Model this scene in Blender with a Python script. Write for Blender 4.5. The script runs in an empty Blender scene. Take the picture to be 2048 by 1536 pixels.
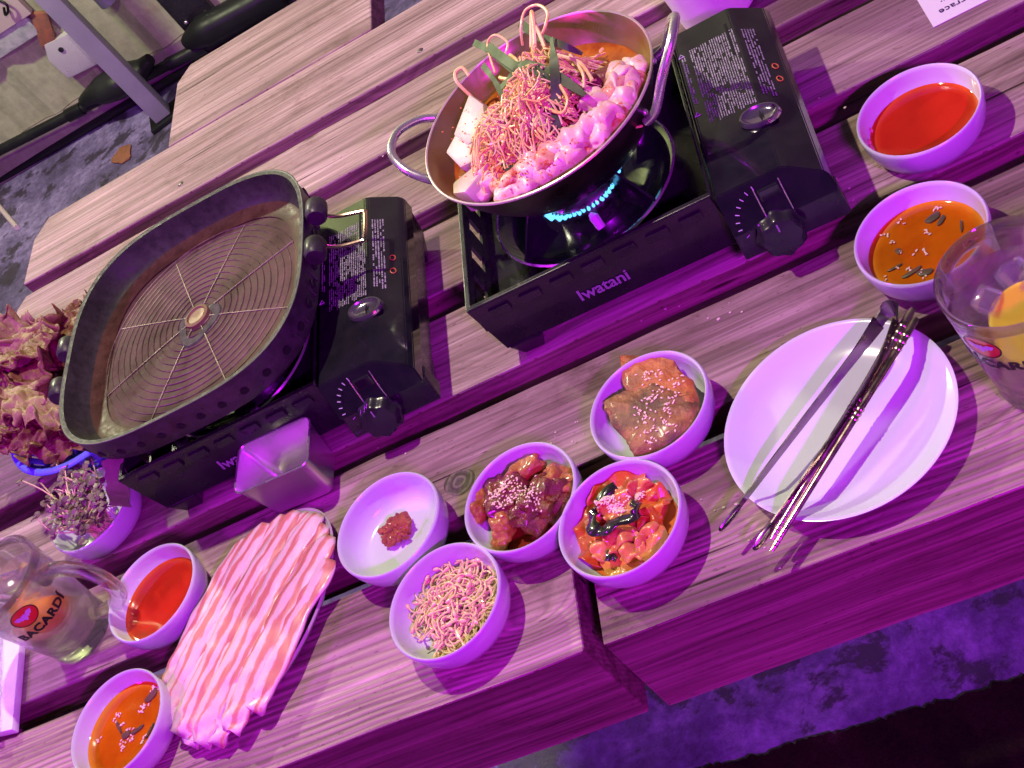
import bpy, bmesh, math, random
from mathutils import Vector, Matrix, noise
sc = bpy.context.scene
col = sc.collection
PI = math.pi
# ------------------------------------------------------------ camera
CAMH = 0.7702
ROT = Matrix(((0.86130058, 0.39602989, 0.31831059),
              (-0.08642523, 0.73153922, -0.67629952),
              (-0.50069151, 0.55498711, 0.66430213)))
FPX = 2658.336
cam = bpy.data.cameras.new('camera')
cam.sensor_width = 36; cam.lens = FPX / 2048 * 36; cam.clip_start = .02; cam.clip_end = 60
camo = bpy.data.objects.new('camera', cam); col.objects.link(camo)
camo.matrix_world = Matrix.Translation((0, 0, CAMH)) @ ROT.to_4x4()
sc.camera = camo
# ------------------------------------------------------------ world (night, faint violet glow of the terrace)
w = bpy.data.worlds.new('World'); sc.world = w; w.use_nodes = True
bg = w.node_tree.nodes['Background']
bg.inputs[0].default_value = (.46, .38, .62, 1); bg.inputs[1].default_value = .09

# ------------------------------------------------------------ terrace lamps
def lamp(name, kind, loc, color, power, size=.05, size_y=None, target=None):
    l = bpy.data.lights.new(name, kind); l.color = color; l.energy = power
    if kind == 'AREA':
        l.shape = 'RECTANGLE'; l.size = size; l.size_y = size_y or size
    else:
        l.shadow_soft_size = size
    o = bpy.data.objects.new(name, l); col.objects.link(o); o.location = loc
    if target is not None:
        o.rotation_euler = (Vector(target) - Vector(loc)).to_track_quat('-Z', 'Y').to_euler()
    return o
lamp('hanging_lamp', 'POINT', (-.47, 1.00, 1.12), (1, .90, .66), 53, .014)
lamp('wall_lamp', 'POINT', (-1.75, 2.38, 1.2), (.97, 1, .64), 135, .05)
lamp('purple_led_bar', 'AREA', (.46, -.80, 1.16), (.56, .004, 1.0), 66, .30, .03, (-.3, .8, 0))
lamp('purple_led_bar', 'AREA', (-1.9, .35, 1.15), (.56, .004, 1.0), 30, .30, .03, (-.6, .8, 0))
lamp('pink_led_bar', 'AREA', (.75, -1.15, -.22), (1.0, .005, .45), 4, .5, .03, (-.3, .5, -.05))
sc.view_settings.view_transform = 'Standard'; sc.view_settings.look = 'None'
sc.view_settings.exposure = -.20; sc.view_settings.gamma = 1

# ------------------------------------------------------------ helpers
def at(u, v, z=0.0):
    "the point of the level plane z that this pixel of the 2048x1536 photograph shows"
    d = ROT @ Vector(((u - 1024) / FPX, -(v - 768) / FPX, -1))
    t = (z - CAMH) / d.z
    return Vector((0, 0, CAMH)) + d * t
def aty(u, v, y):
    d = ROT @ Vector(((u - 1024) / FPX, -(v - 768) / FPX, -1))
    return Vector((0, 0, CAMH)) + d * (y / d.y)
def tag(o, label=None, cat=None, group=None, kind=None):
    if label: o['label'] = label
    if cat: o['category'] = cat
    if group: o['group'] = group
    if kind: o['kind'] = kind
    return o
def empty(name, loc, rz=0, label=None, cat=None, group=None):
    o = bpy.data.objects.new(name, None); col.objects.link(o)
    o.empty_display_size = .02
    o.location = loc; o.rotation_euler = (0, 0, rz)
    return tag(o, label, cat, group)
def kids(o): return [c for c in bpy.data.objects if c.parent == o]
def copy_tree(o, parent=None, loc=None, rz=None, skip=()):
    c = o.copy(); col.objects.link(c); c.parent = parent
    if loc is not None: c.location = loc
    if rz is not None: c.rotation_euler = (0, 0, rz)
    for ch in kids(o):
        if ch.name.split('.')[0] not in skip: copy_tree(ch, c)
    return c
class MB:
    "collects shapes, then links them as one mesh object"
    def __init__(s): s.bm = bmesh.new(); s.mi = 0
    def _v(s, pts): return [s.bm.verts.new(p) for p in pts]
    def face(s, vs):
        try:
            f = s.bm.faces.new(vs); f.material_index = s.mi; return f
        except ValueError: return None
    def poly(s, pts): return s.face(s._v(pts))
    def box(s, a, b, M=None, bev=0):
        x0, y0, z0 = a; x1, y1, z1 = b
        P = [(x0,y0,z0),(x1,y0,z0),(x1,y1,z0),(x0,y1,z0),(x0,y0,z1),(x1,y0,z1),(x1,y1,z1),(x0,y1,z1)]
        return s.hexa(P, M, bev)
    def hexa(s, P, M=None, bev=0, segs=2):
        t = bmesh.new()
        v = [t.verts.new(M @ Vector(p) if M else p) for p in P]
        for f in ((3,2,1,0),(4,5,6,7),(0,1,5,4),(1,2,6,5),(2,3,7,6),(3,0,4,7)): t.faces.new([v[i] for i in f])
        if bev: bmesh.ops.bevel(t, geom=list(t.edges), offset=bev, segments=segs, affect='EDGES', profile=.6)
        s.add(t); return s
    def prism(s, pts, z0, z1, bev=0, M=None):
        t = bmesh.new()
        lo = [t.verts.new(Vector((p[0], p[1], z0))) for p in pts]; hi = [t.verts.new(Vector((p[0], p[1], z1))) for p in pts]
        n = len(pts)
        t.faces.new(lo[::-1]); t.faces.new(hi)
        for i in range(n): t.faces.new([lo[i], lo[(i+1)%n], hi[(i+1)%n], hi[i]])
        bmesh.ops.recalc_face_normals(t, faces=t.faces)
        if bev: bmesh.ops.bevel(t, geom=list(t.edges), offset=bev, segments=2, affect='EDGES', profile=.6)
        if M: bmesh.ops.transform(t, matrix=M, verts=t.verts)
        s.add(t); return s
    def add(s, t):
        me = bpy.data.meshes.new('tmp'); t.to_mesh(me); t.free()
        n0 = len(s.bm.faces)
        s.bm.from_mesh(me); bpy.data.meshes.remove(me)
        s.bm.faces.ensure_lookup_table()
        for f in s.bm.faces[n0:]: f.material_index = s.mi
    def lathe(s, prof, n=64, M=None, fr=None, skip=None, a0=0, a1=2*PI):
        full = abs(a1 - a0 - 2*PI) < 1e-6
        rings = []
        m = n if full else n + 1
        for r, z in prof:
            ring = []
            for i in range(m):
                a = a0 + (a1 - a0) * i / n
                rr = r * (fr(a, r, z) if fr else 1)
                p = Vector((rr*math.cos(a), rr*math.sin(a), z))
                ring.append(s.bm.verts.new(M @ p if M else p))
                if r == 0: break
            rings.append(ring)
        for k in range(len(rings)-1):
            A, B = rings[k], rings[k+1]
            for i in range(n if full else n):
                j = (i+1) % m
                if skip and skip(k, i): continue
                if len(A) == 1 and len(B) == 1: continue
                if len(A) == 1: s.face([A[0], B[i], B[j]])
                elif len(B) == 1: s.face([A[i], A[j], B[0]])
                else: s.face([A[i], A[j], B[j], B[i]])
        return s
    def tube(s, pts, rad, n=6, cap=True, flat=1.0):
        pts = [Vector(p) for p in pts]; N = len(pts)
        R = rad if isinstance(rad, (list, tuple)) else [rad]*N
        up = None; prev = None
        for i, p in enumerate(pts):
            d = (pts[min(i+1, N-1)] - pts[max(i-1, 0)])
            if d.length < 1e-9: d = Vector((0,0,1))
            d.normalize()
            if up is None:
                up = Vector((0,0,1)) if abs(d.z) < .9 else Vector((1,0,0))
            side = d.cross(up)
            if side.length < 1e-6: side = d.orthogonal()
            side.normalize(); up = side.cross(d).normalized()
            ring = [s.bm.verts.new(p + (side*math.cos(2*PI*k/n) + up*math.sin(2*PI*k/n)*flat)*R[i]) for k in range(n)]
            if prev:
                for k in range(n): s.face([prev[k], prev[(k+1)%n], ring[(k+1)%n], ring[k]])
            elif cap: s.face(ring[::-1])
            prev = ring
        if cap: s.face(prev)
        return s
    def ribbon(s, pts, widths, thick, sides):
        "flat band: centre points, half widths, thickness, side direction(s)"
        N = len(pts); prev = None
        for i in range(N):
            p = Vector(pts[i]); sd = Vector(sides[i] if isinstance(sides, list) else sides).normalized()
            d = (Vector(pts[min(i+1,N-1)]) - Vector(pts[max(i-1,0)])).normalized()
            nn = d.cross(sd).normalized(); sd = nn.cross(d).normalized()
            w_ = widths[i] if isinstance(widths, (list, tuple)) else widths
            r = [s.bm.verts.new(q) for q in (p-sd*w_-nn*thick/2, p+sd*w_-nn*thick/2, p+sd*w_+nn*thick/2, p-sd*w_+nn*thick/2)]
            if prev:
                for k in range(4): s.face([prev[k], prev[(k+1)%4], r[(k+1)%4], r[k]])
            else: s.face(r[::-1])
            prev = r
        s.face(prev); return s
    def blob(s, c, rad, seed, amp=.25, freq=60, M=None, sub=3, sharp=1.0, amp2=.05, f2=260):
        t = bmesh.new(); bmesh.ops.create_icosphere(t, subdivisions=sub, radius=1)
        rx, ry, rz = rad; o = Vector((seed*7.13, seed*3.7, seed*1.9))
        for v in t.verts:
            p = Vector((v.co.x*rx, v.co.y*ry, v.co.z*rz))
            k = 1 + amp*noise.noise(p*freq + o) + amp2*noise.noise(p*f2 + o)
            p = p*k
            if M: p = M @ p
            v.co = p + Vector(c)
        s.add(t); return s
    def build(s, name, mats, parent=None, loc=None, smooth=True, rot=None, sub=0, angle=40):
        bmesh.ops.recalc_face_normals(s.bm, faces=s.bm.faces)
        me = bpy.data.meshes.new(name)
        if smooth:
            for f in s.bm.faces: f.smooth = True
            ca = math.radians(angle)
            for e in s.bm.edges:
                if len(e.link_faces) == 2:
                    try:
                        if e.calc_face_angle() > ca: e.smooth = False
                    except ValueError: pass
        s.bm.to_mesh(me); s.bm.free()
        for m in (mats if isinstance(mats, (list, tuple)) else [mats]): me.materials.append(m)
        o = bpy.data.objects.new(name, me); col.objects.link(o)
        if parent: o.parent = parent
        if loc is not None: o.location = loc
        if rot is not None: o.rotation_euler = rot
        if sub:
            md = o.modifiers.new('subd', 'SUBSURF'); md.levels = sub; md.render_levels = sub
        return o
def spline(P, n=8):
    "Catmull-Rom through the points"
    P = [Vector(p) for p in P]; out = []
    for i in range(len(P)-1):
        a = P[max(i-1,0)]; b = P[i]; c = P[i+1]; d = P[min(i+2,len(P)-1)]
        for k in range(n):
            t = k/n
            out.append(.5*((2*b)+(c-a)*t+(2*a-5*b+4*c-d)*t*t+(3*b-a-3*c+d)*t**3))
    out.append(P[-1]); return out
def text_mesh(txt, size, extrude=.0002, align='LEFT', bold=0.0, space=1.0):
    cu = bpy.data.curves.new('txt', 'FONT'); cu.body = txt; cu.size = size; cu.extrude = extrude
    cu.align_x = align; cu.resolution_u = 3; cu.offset = bold; cu.space_character = space
    o = bpy.data.objects.new('txt', cu); col.objects.link(o)
    bpy.context.view_layer.update()
    me = bpy.data.meshes.new_from_object(o.evaluated_get(bpy.context.evaluated_depsgraph_get()))
    bpy.data.objects.remove(o); bpy.data.curves.remove(cu)
    return me
def mesh_obj(name, me, m, parent=None, M=None):
    if M: me.transform(M)
    me.materials.clear(); me.materials.append(m)
    o = bpy.data.objects.new(name, me); col.objects.link(o)
    if parent: o.parent = parent
    return o

# ------------------------------------------------------------ materials
def new_mat(name):
    m = bpy.data.materials.new(name); m.use_nodes = True
    return m, m.node_tree, m.node_tree.nodes['Principled BSDF']
def nd(nt, typ, ins=None, **kw):
    n = nt.nodes.new(typ)
    for k, v in kw.items(): setattr(n, k, v)
    for k, v in (ins or {}).items():
        if hasattr(v, 'is_output') or isinstance(v, bpy.types.NodeSocket): nt.links.new(v, n.inputs[k])
        else: n.inputs[k].default_value = v
    return n
def c4(c): return (c[0], c[1], c[2], 1)
def ramp(nt, fac, stops, interp='LINEAR'):
    n = nt.nodes.new('ShaderNodeValToRGB'); nt.links.new(fac, n.inputs[0]); r = n.color_ramp; r.interpolation = interp
    while len(r.elements) > 1: r.elements.remove(r.elements[-1])
    r.elements[0].position = stops[0][0]; r.elements[0].color = c4(stops[0][1])
    for p, c in stops[1:]:
        e = r.elements.new(p); e.color = c4(c)
    return n.outputs[0]
def mix(nt, fac, a, b, mode='MIX'):
    n = nt.nodes.new('ShaderNodeMix'); n.data_type = 'RGBA'; n.blend_type = mode
    for s, v in ((n.inputs[0], fac), (n.inputs[6], a), (n.inputs[7], b)):
        if isinstance(v, bpy.types.NodeSocket): nt.links.new(v, s)
        else: s.default_value = v if not isinstance(v, tuple) or len(v) == 4 else c4(v)
    return n.outputs[2]
def math_(nt, op, a, b=0.0, c=0.0):
    n = nt.nodes.new('ShaderNodeMath'); n.operation = op
    for i, v in enumerate((a, b, c)):
        if isinstance(v, bpy.types.NodeSocket): nt.links.new(v, n.inputs[i])
        else: n.inputs[i].default_value = v
    return n.outputs[0]
def bump(nt, bs, h, strength=.3, dist=.001, normal=None):
    n = nd(nt, 'ShaderNodeBump', {'Strength': strength, 'Distance': dist, 'Height': h})
    if normal: nt.links.new(normal, n.inputs['Normal'])
    nt.links.new(n.outputs[0], bs.inputs['Normal']); return n.outputs[0]
def objco(nt, scale=(1,1,1), seeded=True, rot=(0,0,0)):
    tc = nt.nodes.new('ShaderNodeTexCoord'); v = tc.outputs['Object']
    if seeded:
        oi = nt.nodes.new('ShaderNodeObjectInfo')
        k = math_(nt, 'MULTIPLY', oi.outputs['Random'], 23.0)
        cx = nd(nt, 'ShaderNodeCombineXYZ', {'X': k, 'Y': math_(nt, 'MULTIPLY', k, 1.7), 'Z': k})
        a = nt.nodes.new('ShaderNodeVectorMath'); a.operation = 'ADD'; nt.links.new(v, a.inputs[0]); nt.links.new(cx.outputs[0], a.inputs[1]); v = a.outputs[0]
    mp = nd(nt, 'ShaderNodeMapping', {'Vector': v, 'Scale': scale, 'Rotation': rot})
    return mp.outputs[0]
def noise_t(nt, vec, scale, detail=4, rough=.55, dist=0.0):
    n = nd(nt, 'ShaderNodeTexNoise', {'Vector': vec, 'Scale': scale, 'Detail': detail, 'Roughness': rough, 'Distortion': dist})
    return n.outputs['Fac']
def mat(name, c, rough=.5, metal=0.0, c2=None, ns=40, bmp=0, bd=.0005, bs=None, coat=0.0, sss=0.0, trans=0.0, ior=1.45, emis=None, es=0, stops=(.35, .65), spec=.5, rvar=0.0, sssr=(.004,.002,.001), aniso=0):
    m, nt, b = new_mat(name)
    b.inputs['Roughness'].default_value = rough; b.inputs['Metallic'].default_value = metal
    b.inputs['Base Color'].default_value = c4(c); b.inputs['IOR'].default_value = ior
    b.inputs['Coat Weight'].default_value = coat; b.inputs['Coat Roughness'].default_value = .06
    b.inputs['Transmission Weight'].default_value = trans
    b.inputs['Specular IOR Level'].default_value = spec
    if sss:
        b.inputs['Subsurface Weight'].default_value = sss; b.inputs['Subsurface Radius'].default_value = sssr; b.inputs['Subsurface Scale'].default_value = 1
    if emis: b.inputs['Emission Color'].default_value = c4(emis); b.inputs['Emission Strength'].default_value = es
    if c2 or bmp or rvar:
        v = objco(nt)
        f = noise_t(nt, v, ns, 5)
        if c2: nt.links.new(ramp(nt, f, [(stops[0], c), (stops[1], c2)]), b.inputs['Base Color'])
        if bmp: bump(nt, b, noise_t(nt, v, bs or ns*2, 6), bmp, bd)
        if rvar:
            r = nd(nt, 'ShaderNodeMapRange', {'Value': noise_t(nt, v, ns*1.7, 6), 'From Min': .35, 'From Max': .65, 'To Min': max(.02, rough-rvar), 'To Max': min(1, rough+rvar)})
            nt.links.new(r.outputs[0], b.inputs['Roughness'])
    return m
def wood_mat(name, ridges=.5, tint=(1,1,1), lightness=1.0):
    m, nt, b = new_mat(name)
    v = objco(nt, (1, 1, 1))
    warp = nd(nt, 'ShaderNodeTexNoise', {'Vector': nd(nt, 'ShaderNodeMapping', {'Vector': v, 'Scale': (2.2, 9, 9)}).outputs[0], 'Scale': 1.0, 'Detail': 3, 'Roughness': .5})
    # coarse growth rings, stretched along the plank
    sx = nd(nt, 'ShaderNodeSeparateXYZ', {'Vector': v})
    kn = nd(nt, 'ShaderNodeTexVoronoi', {'Vector': nd(nt, 'ShaderNodeMapping', {'Vector': v, 'Scale': (4.6, 11.0, 0.01)}).outputs[0], 'Scale': 1.0, 'Randomness': 1.0})
    knd = kn.outputs['Distance']
    bulge = math_(nt, 'MULTIPLY', math_(nt, 'POWER', math_(nt, 'SUBTRACT', 1.0, math_(nt, 'MINIMUM', math_(nt, 'MULTIPLY', knd, 2.0), 1.0)), 2.0), .040)
    yy = math_(nt, 'ADD', sx.outputs['Y'], math_(nt, 'ADD', math_(nt, 'MULTIPLY', warp.outputs['Fac'], .050), bulge))
    yy = math_(nt, 'ADD', yy, math_(nt, 'MULTIPLY', sx.outputs['Z'], .6))
    band = math_(nt, 'SINE', math_(nt, 'MULTIPLY', yy, 2*PI/.0066))
    band2 = math_(nt, 'SINE', math_(nt, 'ADD', math_(nt, 'MULTIPLY', yy, 2*PI/.0185), math_(nt, 'MULTIPLY', warp.outputs['Fac'], 9.0)))
    fib = noise_t(nt, nd(nt, 'ShaderNodeMapping', {'Vector': v, 'Scale': (5, 330, 330)}).outputs[0], 1.0, 6, .68)
    fib2 = noise_t(nt, nd(nt, 'ShaderNodeMapping', {'Vector': v, 'Scale': (1.3, 46, 46)}).outputs[0], 1.0, 5, .6)
    big = noise_t(nt, nd(nt, 'ShaderNodeMapping', {'Vector': v, 'Scale': (2.2, 9, 9)}).outputs[0], 1.0, 5, .6)
    speck = noise_t(nt, nd(nt, 'ShaderNodeMapping', {'Vector': v, 'Scale': (110, 300, 300)}).outputs[0], 1.0, 3, .6)
    L = lightness
    base = ramp(nt, fib2, [(.28, (.15*L, .105*L, .085*L)), (.44, (.31*L, .235*L, .19*L)), (.60, (.44*L, .345*L, .285*L)), (.8, (.54*L, .44*L, .37*L))])
    base = mix(nt, .75, base, ramp(nt, fib, [(.30, (.34, .30, .28)), (.45, (.80, .78, .76)), (.60, (1.12, 1.10, 1.08)), (.75, (1.3, 1.28, 1.26))]), 'MULTIPLY')
    base = mix(nt, .42*ridges+.12, base, ramp(nt, math_(nt, 'ADD', math_(nt, 'MULTIPLY', band, .5), .5), [(0, (.42, .36, .33)), (.28, (.9, .88, .86)), (1, (1.08, 1.06, 1.04))]), 'MULTIPLY')
    base = mix(nt, .22, base, ramp(nt, math_(nt, 'ADD', math_(nt, 'MULTIPLY', band2, .5), .5), [(0, (.62, .56, .52)), (.5, (1, 1, 1))]), 'MULTIPLY')
    base = mix(nt, 1.0, base, ramp(nt, big, [(.30, (.58, .53, .50)), (.46, (.98, .97, .96)), (.66, (1.25, 1.25, 1.28))]), 'MULTIPLY')
    base = mix(nt, 1.0, base, ramp(nt, speck, [(.28, (.55, .5, .5)), (.36, (1, 1, 1))]), 'MULTIPLY')
    base = mix(nt, 1.0, base, ramp(nt, knd, [(.018, (.16, .12, .11)), (.040, (.55, .47, .44)), (.075, (1, 1, 1))]), 'MULTIPLY')
    cn = nd(nt, 'ShaderNodeTexNoise', {'Vector': nd(nt, 'ShaderNodeMapping', {'Vector': v, 'Scale': (0.9, 19, 19)}).outputs[0], 'Scale': 1.0, 'Detail': 1.5, 'Roughness': .5, 'Distortion': .08})
    cf = math_(nt, 'FRACT', math_(nt, 'MULTIPLY', math_(nt, 'ADD', cn.outputs['Fac'], bulge), 15.0))
    base = mix(nt, .42, base, ramp(nt, cf, [(0, (.40, .33, .30)), (.10, (.72, .66, .62)), (.22, (1.05, 1.04, 1.03)), (.85, (1.0, 1, 1)), (.99, (.45, .38, .35))]), 'MULTIPLY')
    # long dark checks
    ck = noise_t(nt, nd(nt, 'ShaderNodeMapping', {'Vector': v, 'Scale': (3.5, 120, 60)}).outputs[0], 1.0, 2, .5)
    base = mix(nt, 1.0, base, ramp(nt, ck, [(.27, (.16, .12, .11)), (.31, (1, 1, 1))]), 'MULTIPLY')
    st = noise_t(nt, nd(nt, 'ShaderNodeMapping', {'Vector': v, 'Scale': (7, 13, 13)}).outputs[0], 1.0, 9, .72, .3)
    base = mix(nt, 1.0, base, ramp(nt, st, [(.30, (.50, .44, .42)), (.40, (.86, .83, .82)), (.46, (1, 1, 1))]), 'MULTIPLY')
    base = mix(nt, 1.0, base, c4(tint), 'MULTIPLY')
    nt.links.new(base, b.inputs['Base Color'])
    b.inputs['Specular IOR Level'].default_value = .28
    rr = nd(nt, 'ShaderNodeMapRange', {'Value': fib, 'From Min': .3, 'From Max': .7, 'To Min': .5, 'To Max': .8})
    nt.links.new(rr.outputs[0], b.inputs['Roughness'])
    n1 = bump(nt, b, math_(nt, 'MULTIPLY', band, 1.0), .35*ridges, .0016)
    n2 = bump(nt, b, fib, .45, .0016, n1)
    n3 = bump(nt, b, math_(nt, 'MINIMUM', math_(nt, 'MULTIPLY', ck, 3.4), 1.0), .7, .003, n2)
    return m
M_wood = wood_mat('weathered_wood', .16, (.98, .92, 1.06), .90)
M_woodd = wood_mat('stained_wood', .12, (.90, .74, 1.02), .82)
M_woodr = wood_mat('ridged_wood', .80, (1.02, .92, 1.06), .96)
M_woodp = wood_mat('pale_wood', .08, (1.02, .98, 1.08), 1.05)
M_side = wood_mat('darker_side_grain', .3, (.62, .50, .52), .95)  # darker wood tone given to the upright side faces of every plank
M_beam = wood_mat('dark_wood', .3, (.55, .5, .45))
M_cer = mat('white_ceramic', (.61, .67, .65), .16, coat=.35, c2=(.58, .64, .62), ns=14)
M_red = mat('red_sauce', (.44, .022, .007), .08, c2=(.38, .016, .006), ns=30, coat=.3, spec=.4, bmp=.05, bd=.0004, bs=45)
M_soy = mat('soy_sauce', (.52, .135, .002), .07, c2=(.36, .075, .001), ns=22, coat=.3, spec=.4, bmp=.06, bd=.0004, bs=40)
M_blackp = mat('black_enamel', (.012, .012, .014), .30, c2=(.020, .019, .021), ns=30, bmp=.08, bd=.0003, bs=500, coat=.25, rvar=.10)
M_blackg = mat('gloss_black_enamel', (.008, .008, .011), .12, c2=(.014, .013, .016), ns=50, coat=.6, rvar=.06)
M_steel = mat('stainless_steel', (.62, .60, .57), .22, 1.0, rvar=.06, ns=20)
M_chrome = mat('polished_steel', (.76, .74, .70), .24, .85, rvar=.06, ns=60)
M_brush = mat('brushed_pan_steel', (.60, .55, .48), .27, 1.0, c2=(.50, .44, .36), ns=12, rvar=.08)
M_brass = mat('oily_pan_steel', (.36, .27, .16), .33, .8, c2=(.34, .22, .07), ns=24, rvar=.08)
M_pout = mat('smoked_pan_outside', (.20, .16, .15), .35, 1.0, c2=(.11, .085, .08), ns=14, rvar=.1)
M_print = mat('pale_print', (.30, .27, .32), .55)
M_printw = mat('white_print', (.60, .58, .62), .5)
M_dprint = mat('grey_lettering', (.26, .22, .28), .5)
M_orange = mat('orange_print', (.55, .16, .05), .5)
M_flame = mat('gas_flame', (.1, .5, .8), .5, emis=(.12, .62, 1.0), es=2.0)
M_burn = mat('burner_steel', (.35, .33, .38), .3, 1.0, rvar=.1)

def griddle_mat(name, c, c2, metal=.35, rough=.42, spec=.18):
    m, nt, b = new_mat(name); b.inputs['Specular IOR Level'].default_value = spec
    v = objco(nt, seeded=False)
    f = noise_t(nt, v, 16, 7, .65, .3); g = noise_t(nt, v, 120, 5, .7)
    base = ramp(nt, f, [(.3, c), (.52, c2), (.7, tuple(x*1.35 for x in c2))])
    base = mix(nt, .55, base, ramp(nt, g, [(.35, (.45, .43, .42)), (.6, (1.1, 1.1, 1.1))]), 'MULTIPLY')
    nt.links.new(base, b.inputs['Base Color']); b.inputs['Metallic'].default_value = metal
    r = nd(nt, 'ShaderNodeMapRange', {'Value': g, 'From Min': .3, 'From Max': .7, 'To Min': rough-.1, 'To Max': rough+.18})
    nt.links.new(r.outputs[0], b.inputs['Roughness'])
    bump(nt, b, g, .25, .0006)
    return m
M_grid = griddle_mat('worn_griddle_plate', (.030, .013, .009), (.085, .052, .040), .05, .60, .08)
M_grim = griddle_mat('dark_griddle_rim', (.016, .014, .013), (.032, .029, .028), .05, .50)
M_gskirt = griddle_mat('grimy_griddle_skirt', (.016, .015, .016), (.045, .040, .045), .2, .34)

# ------------------------------------------------------------ setting: floor, dark strip, wall
def floor_surface():
    m, nt, b = new_mat('stained_concrete')
    v = objco(nt, seeded=False)
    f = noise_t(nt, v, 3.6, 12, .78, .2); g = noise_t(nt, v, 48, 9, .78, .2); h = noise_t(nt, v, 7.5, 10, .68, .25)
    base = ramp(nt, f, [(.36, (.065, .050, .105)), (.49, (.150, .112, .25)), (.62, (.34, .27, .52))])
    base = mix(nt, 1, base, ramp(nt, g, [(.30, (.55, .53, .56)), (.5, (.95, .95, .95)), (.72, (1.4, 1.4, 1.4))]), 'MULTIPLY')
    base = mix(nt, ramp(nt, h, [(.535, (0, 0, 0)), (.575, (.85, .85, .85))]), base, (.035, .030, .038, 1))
    nt.links.new(base, b.inputs['Base Color'])
    r = nd(nt, 'ShaderNodeMapRange', {'Value': h, 'From Min': .42, 'From Max': .6, 'To Min': .8, 'To Max': .38})
    nt.links.new(r.outputs[0], b.inputs['Roughness'])
    bump(nt, b, g, .5, .004)
    return m
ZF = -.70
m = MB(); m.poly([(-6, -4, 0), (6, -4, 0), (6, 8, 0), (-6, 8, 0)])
tag(m.build('floor', floor_surface(), loc=(0, 0, ZF), smooth=False), kind='structure')
# dark strip laid over the floor at the near side of the table
def ragged_outline(x0, x1, y0, y1, n, amp, seed):
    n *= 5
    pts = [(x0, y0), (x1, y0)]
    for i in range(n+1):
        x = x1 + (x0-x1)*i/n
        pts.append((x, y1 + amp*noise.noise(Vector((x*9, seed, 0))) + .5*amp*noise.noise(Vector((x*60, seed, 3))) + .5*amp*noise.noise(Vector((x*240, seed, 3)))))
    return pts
m = MB(); m.prism(ragged_outline(-1.9, 1.2, -.6, 0, 160, .010, 4), 0, .008)
def strip_mat():
    mm, nt, b = new_mat('dark_floor_strip')
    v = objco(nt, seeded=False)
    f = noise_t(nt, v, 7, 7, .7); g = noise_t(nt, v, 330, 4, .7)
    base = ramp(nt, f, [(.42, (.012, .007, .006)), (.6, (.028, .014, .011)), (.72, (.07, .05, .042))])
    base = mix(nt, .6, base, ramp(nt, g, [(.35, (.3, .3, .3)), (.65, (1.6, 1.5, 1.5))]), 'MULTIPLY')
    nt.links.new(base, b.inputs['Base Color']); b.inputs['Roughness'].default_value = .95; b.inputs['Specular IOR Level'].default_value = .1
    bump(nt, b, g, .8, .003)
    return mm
tag(m.build('floor_surface', strip_mat(), loc=(0, .716, ZF+.001), smooth=False, rot=(0, 0, math.radians(-2))),
    'dark reddish-brown strip over the stained floor in the bottom right corner', 'mat')

YW = 3.12
def wall_mat(name, c1, c2, rust):
    mm, nt, b = new_mat(name)
    v = objco(nt, seeded=False)
    f = noise_t(nt, nd(nt, 'ShaderNodeMapping', {'Vector': v, 'Scale': (7, 1, 1.6)}).outputs[0], 1.0, 7, .65)
    g = noise_t(nt, v, 26, 6, .7)
    base = ramp(nt, f, [(.3, c1), (.6, c2)])
    base = mix(nt, ramp(nt, noise_t(nt, v, 3.4, 6, .7), [(.54, (0, 0, 0)), (.68, (.7, .7, .7))]), base, c4(rust))
    base = mix(nt, .5, base, ramp(nt, g, [(.35, (.6, .6, .6)), (.6, (1.1, 1.1, 1.1))]), 'MULTIPLY')
    nt.links.new(base, b.inputs['Base Color']); b.inputs['Roughness'].default_value = .7
    bump(nt, b, g, .3, .003)
    return mm
M_sheet = wall_mat('faded_sheet_metal', (.28, .34, .16), (.46, .53, .28), (.30, .19, .09))
M_skirt = wall_mat('dirty_skirting', (.22, .17, .16), (.34, .28, .26), (.20, .13, .09))
wall = empty('sheet_wall', (-1.6, YW, ZF), 0, 'faded olive corrugated sheet wall behind the pipes in the top left corner', 'wall')
m = MB()
xs = [i*.02 for i in range(-60, 260)]
prev = None
for x in xs:
    u = (x % .19)/.19
    y = -.014 if .12 < u < .38 else (0 if (u > .5 or u < .02) else -.006)
    a = m.bm.verts.new((x, y, .09)); b_ = m.bm.verts.new((x, y, 2.6))
    if prev: m.face([prev[0], a, b_, prev[1]])
    prev = (a, b_)
m.build('corrugated_panel', M_sheet, wall, smooth=False)
m = MB(); m.box((-1.2, -.02, 0), (5.2, .03, .088)); m.build('skirting', M_skirt, wall, smooth=False)
M_pvc = mat('black_pvc', (.008, .009, .009), .42, c2=(.016, .018, .017), ns=9, rvar=.1, spec=.3)
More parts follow.
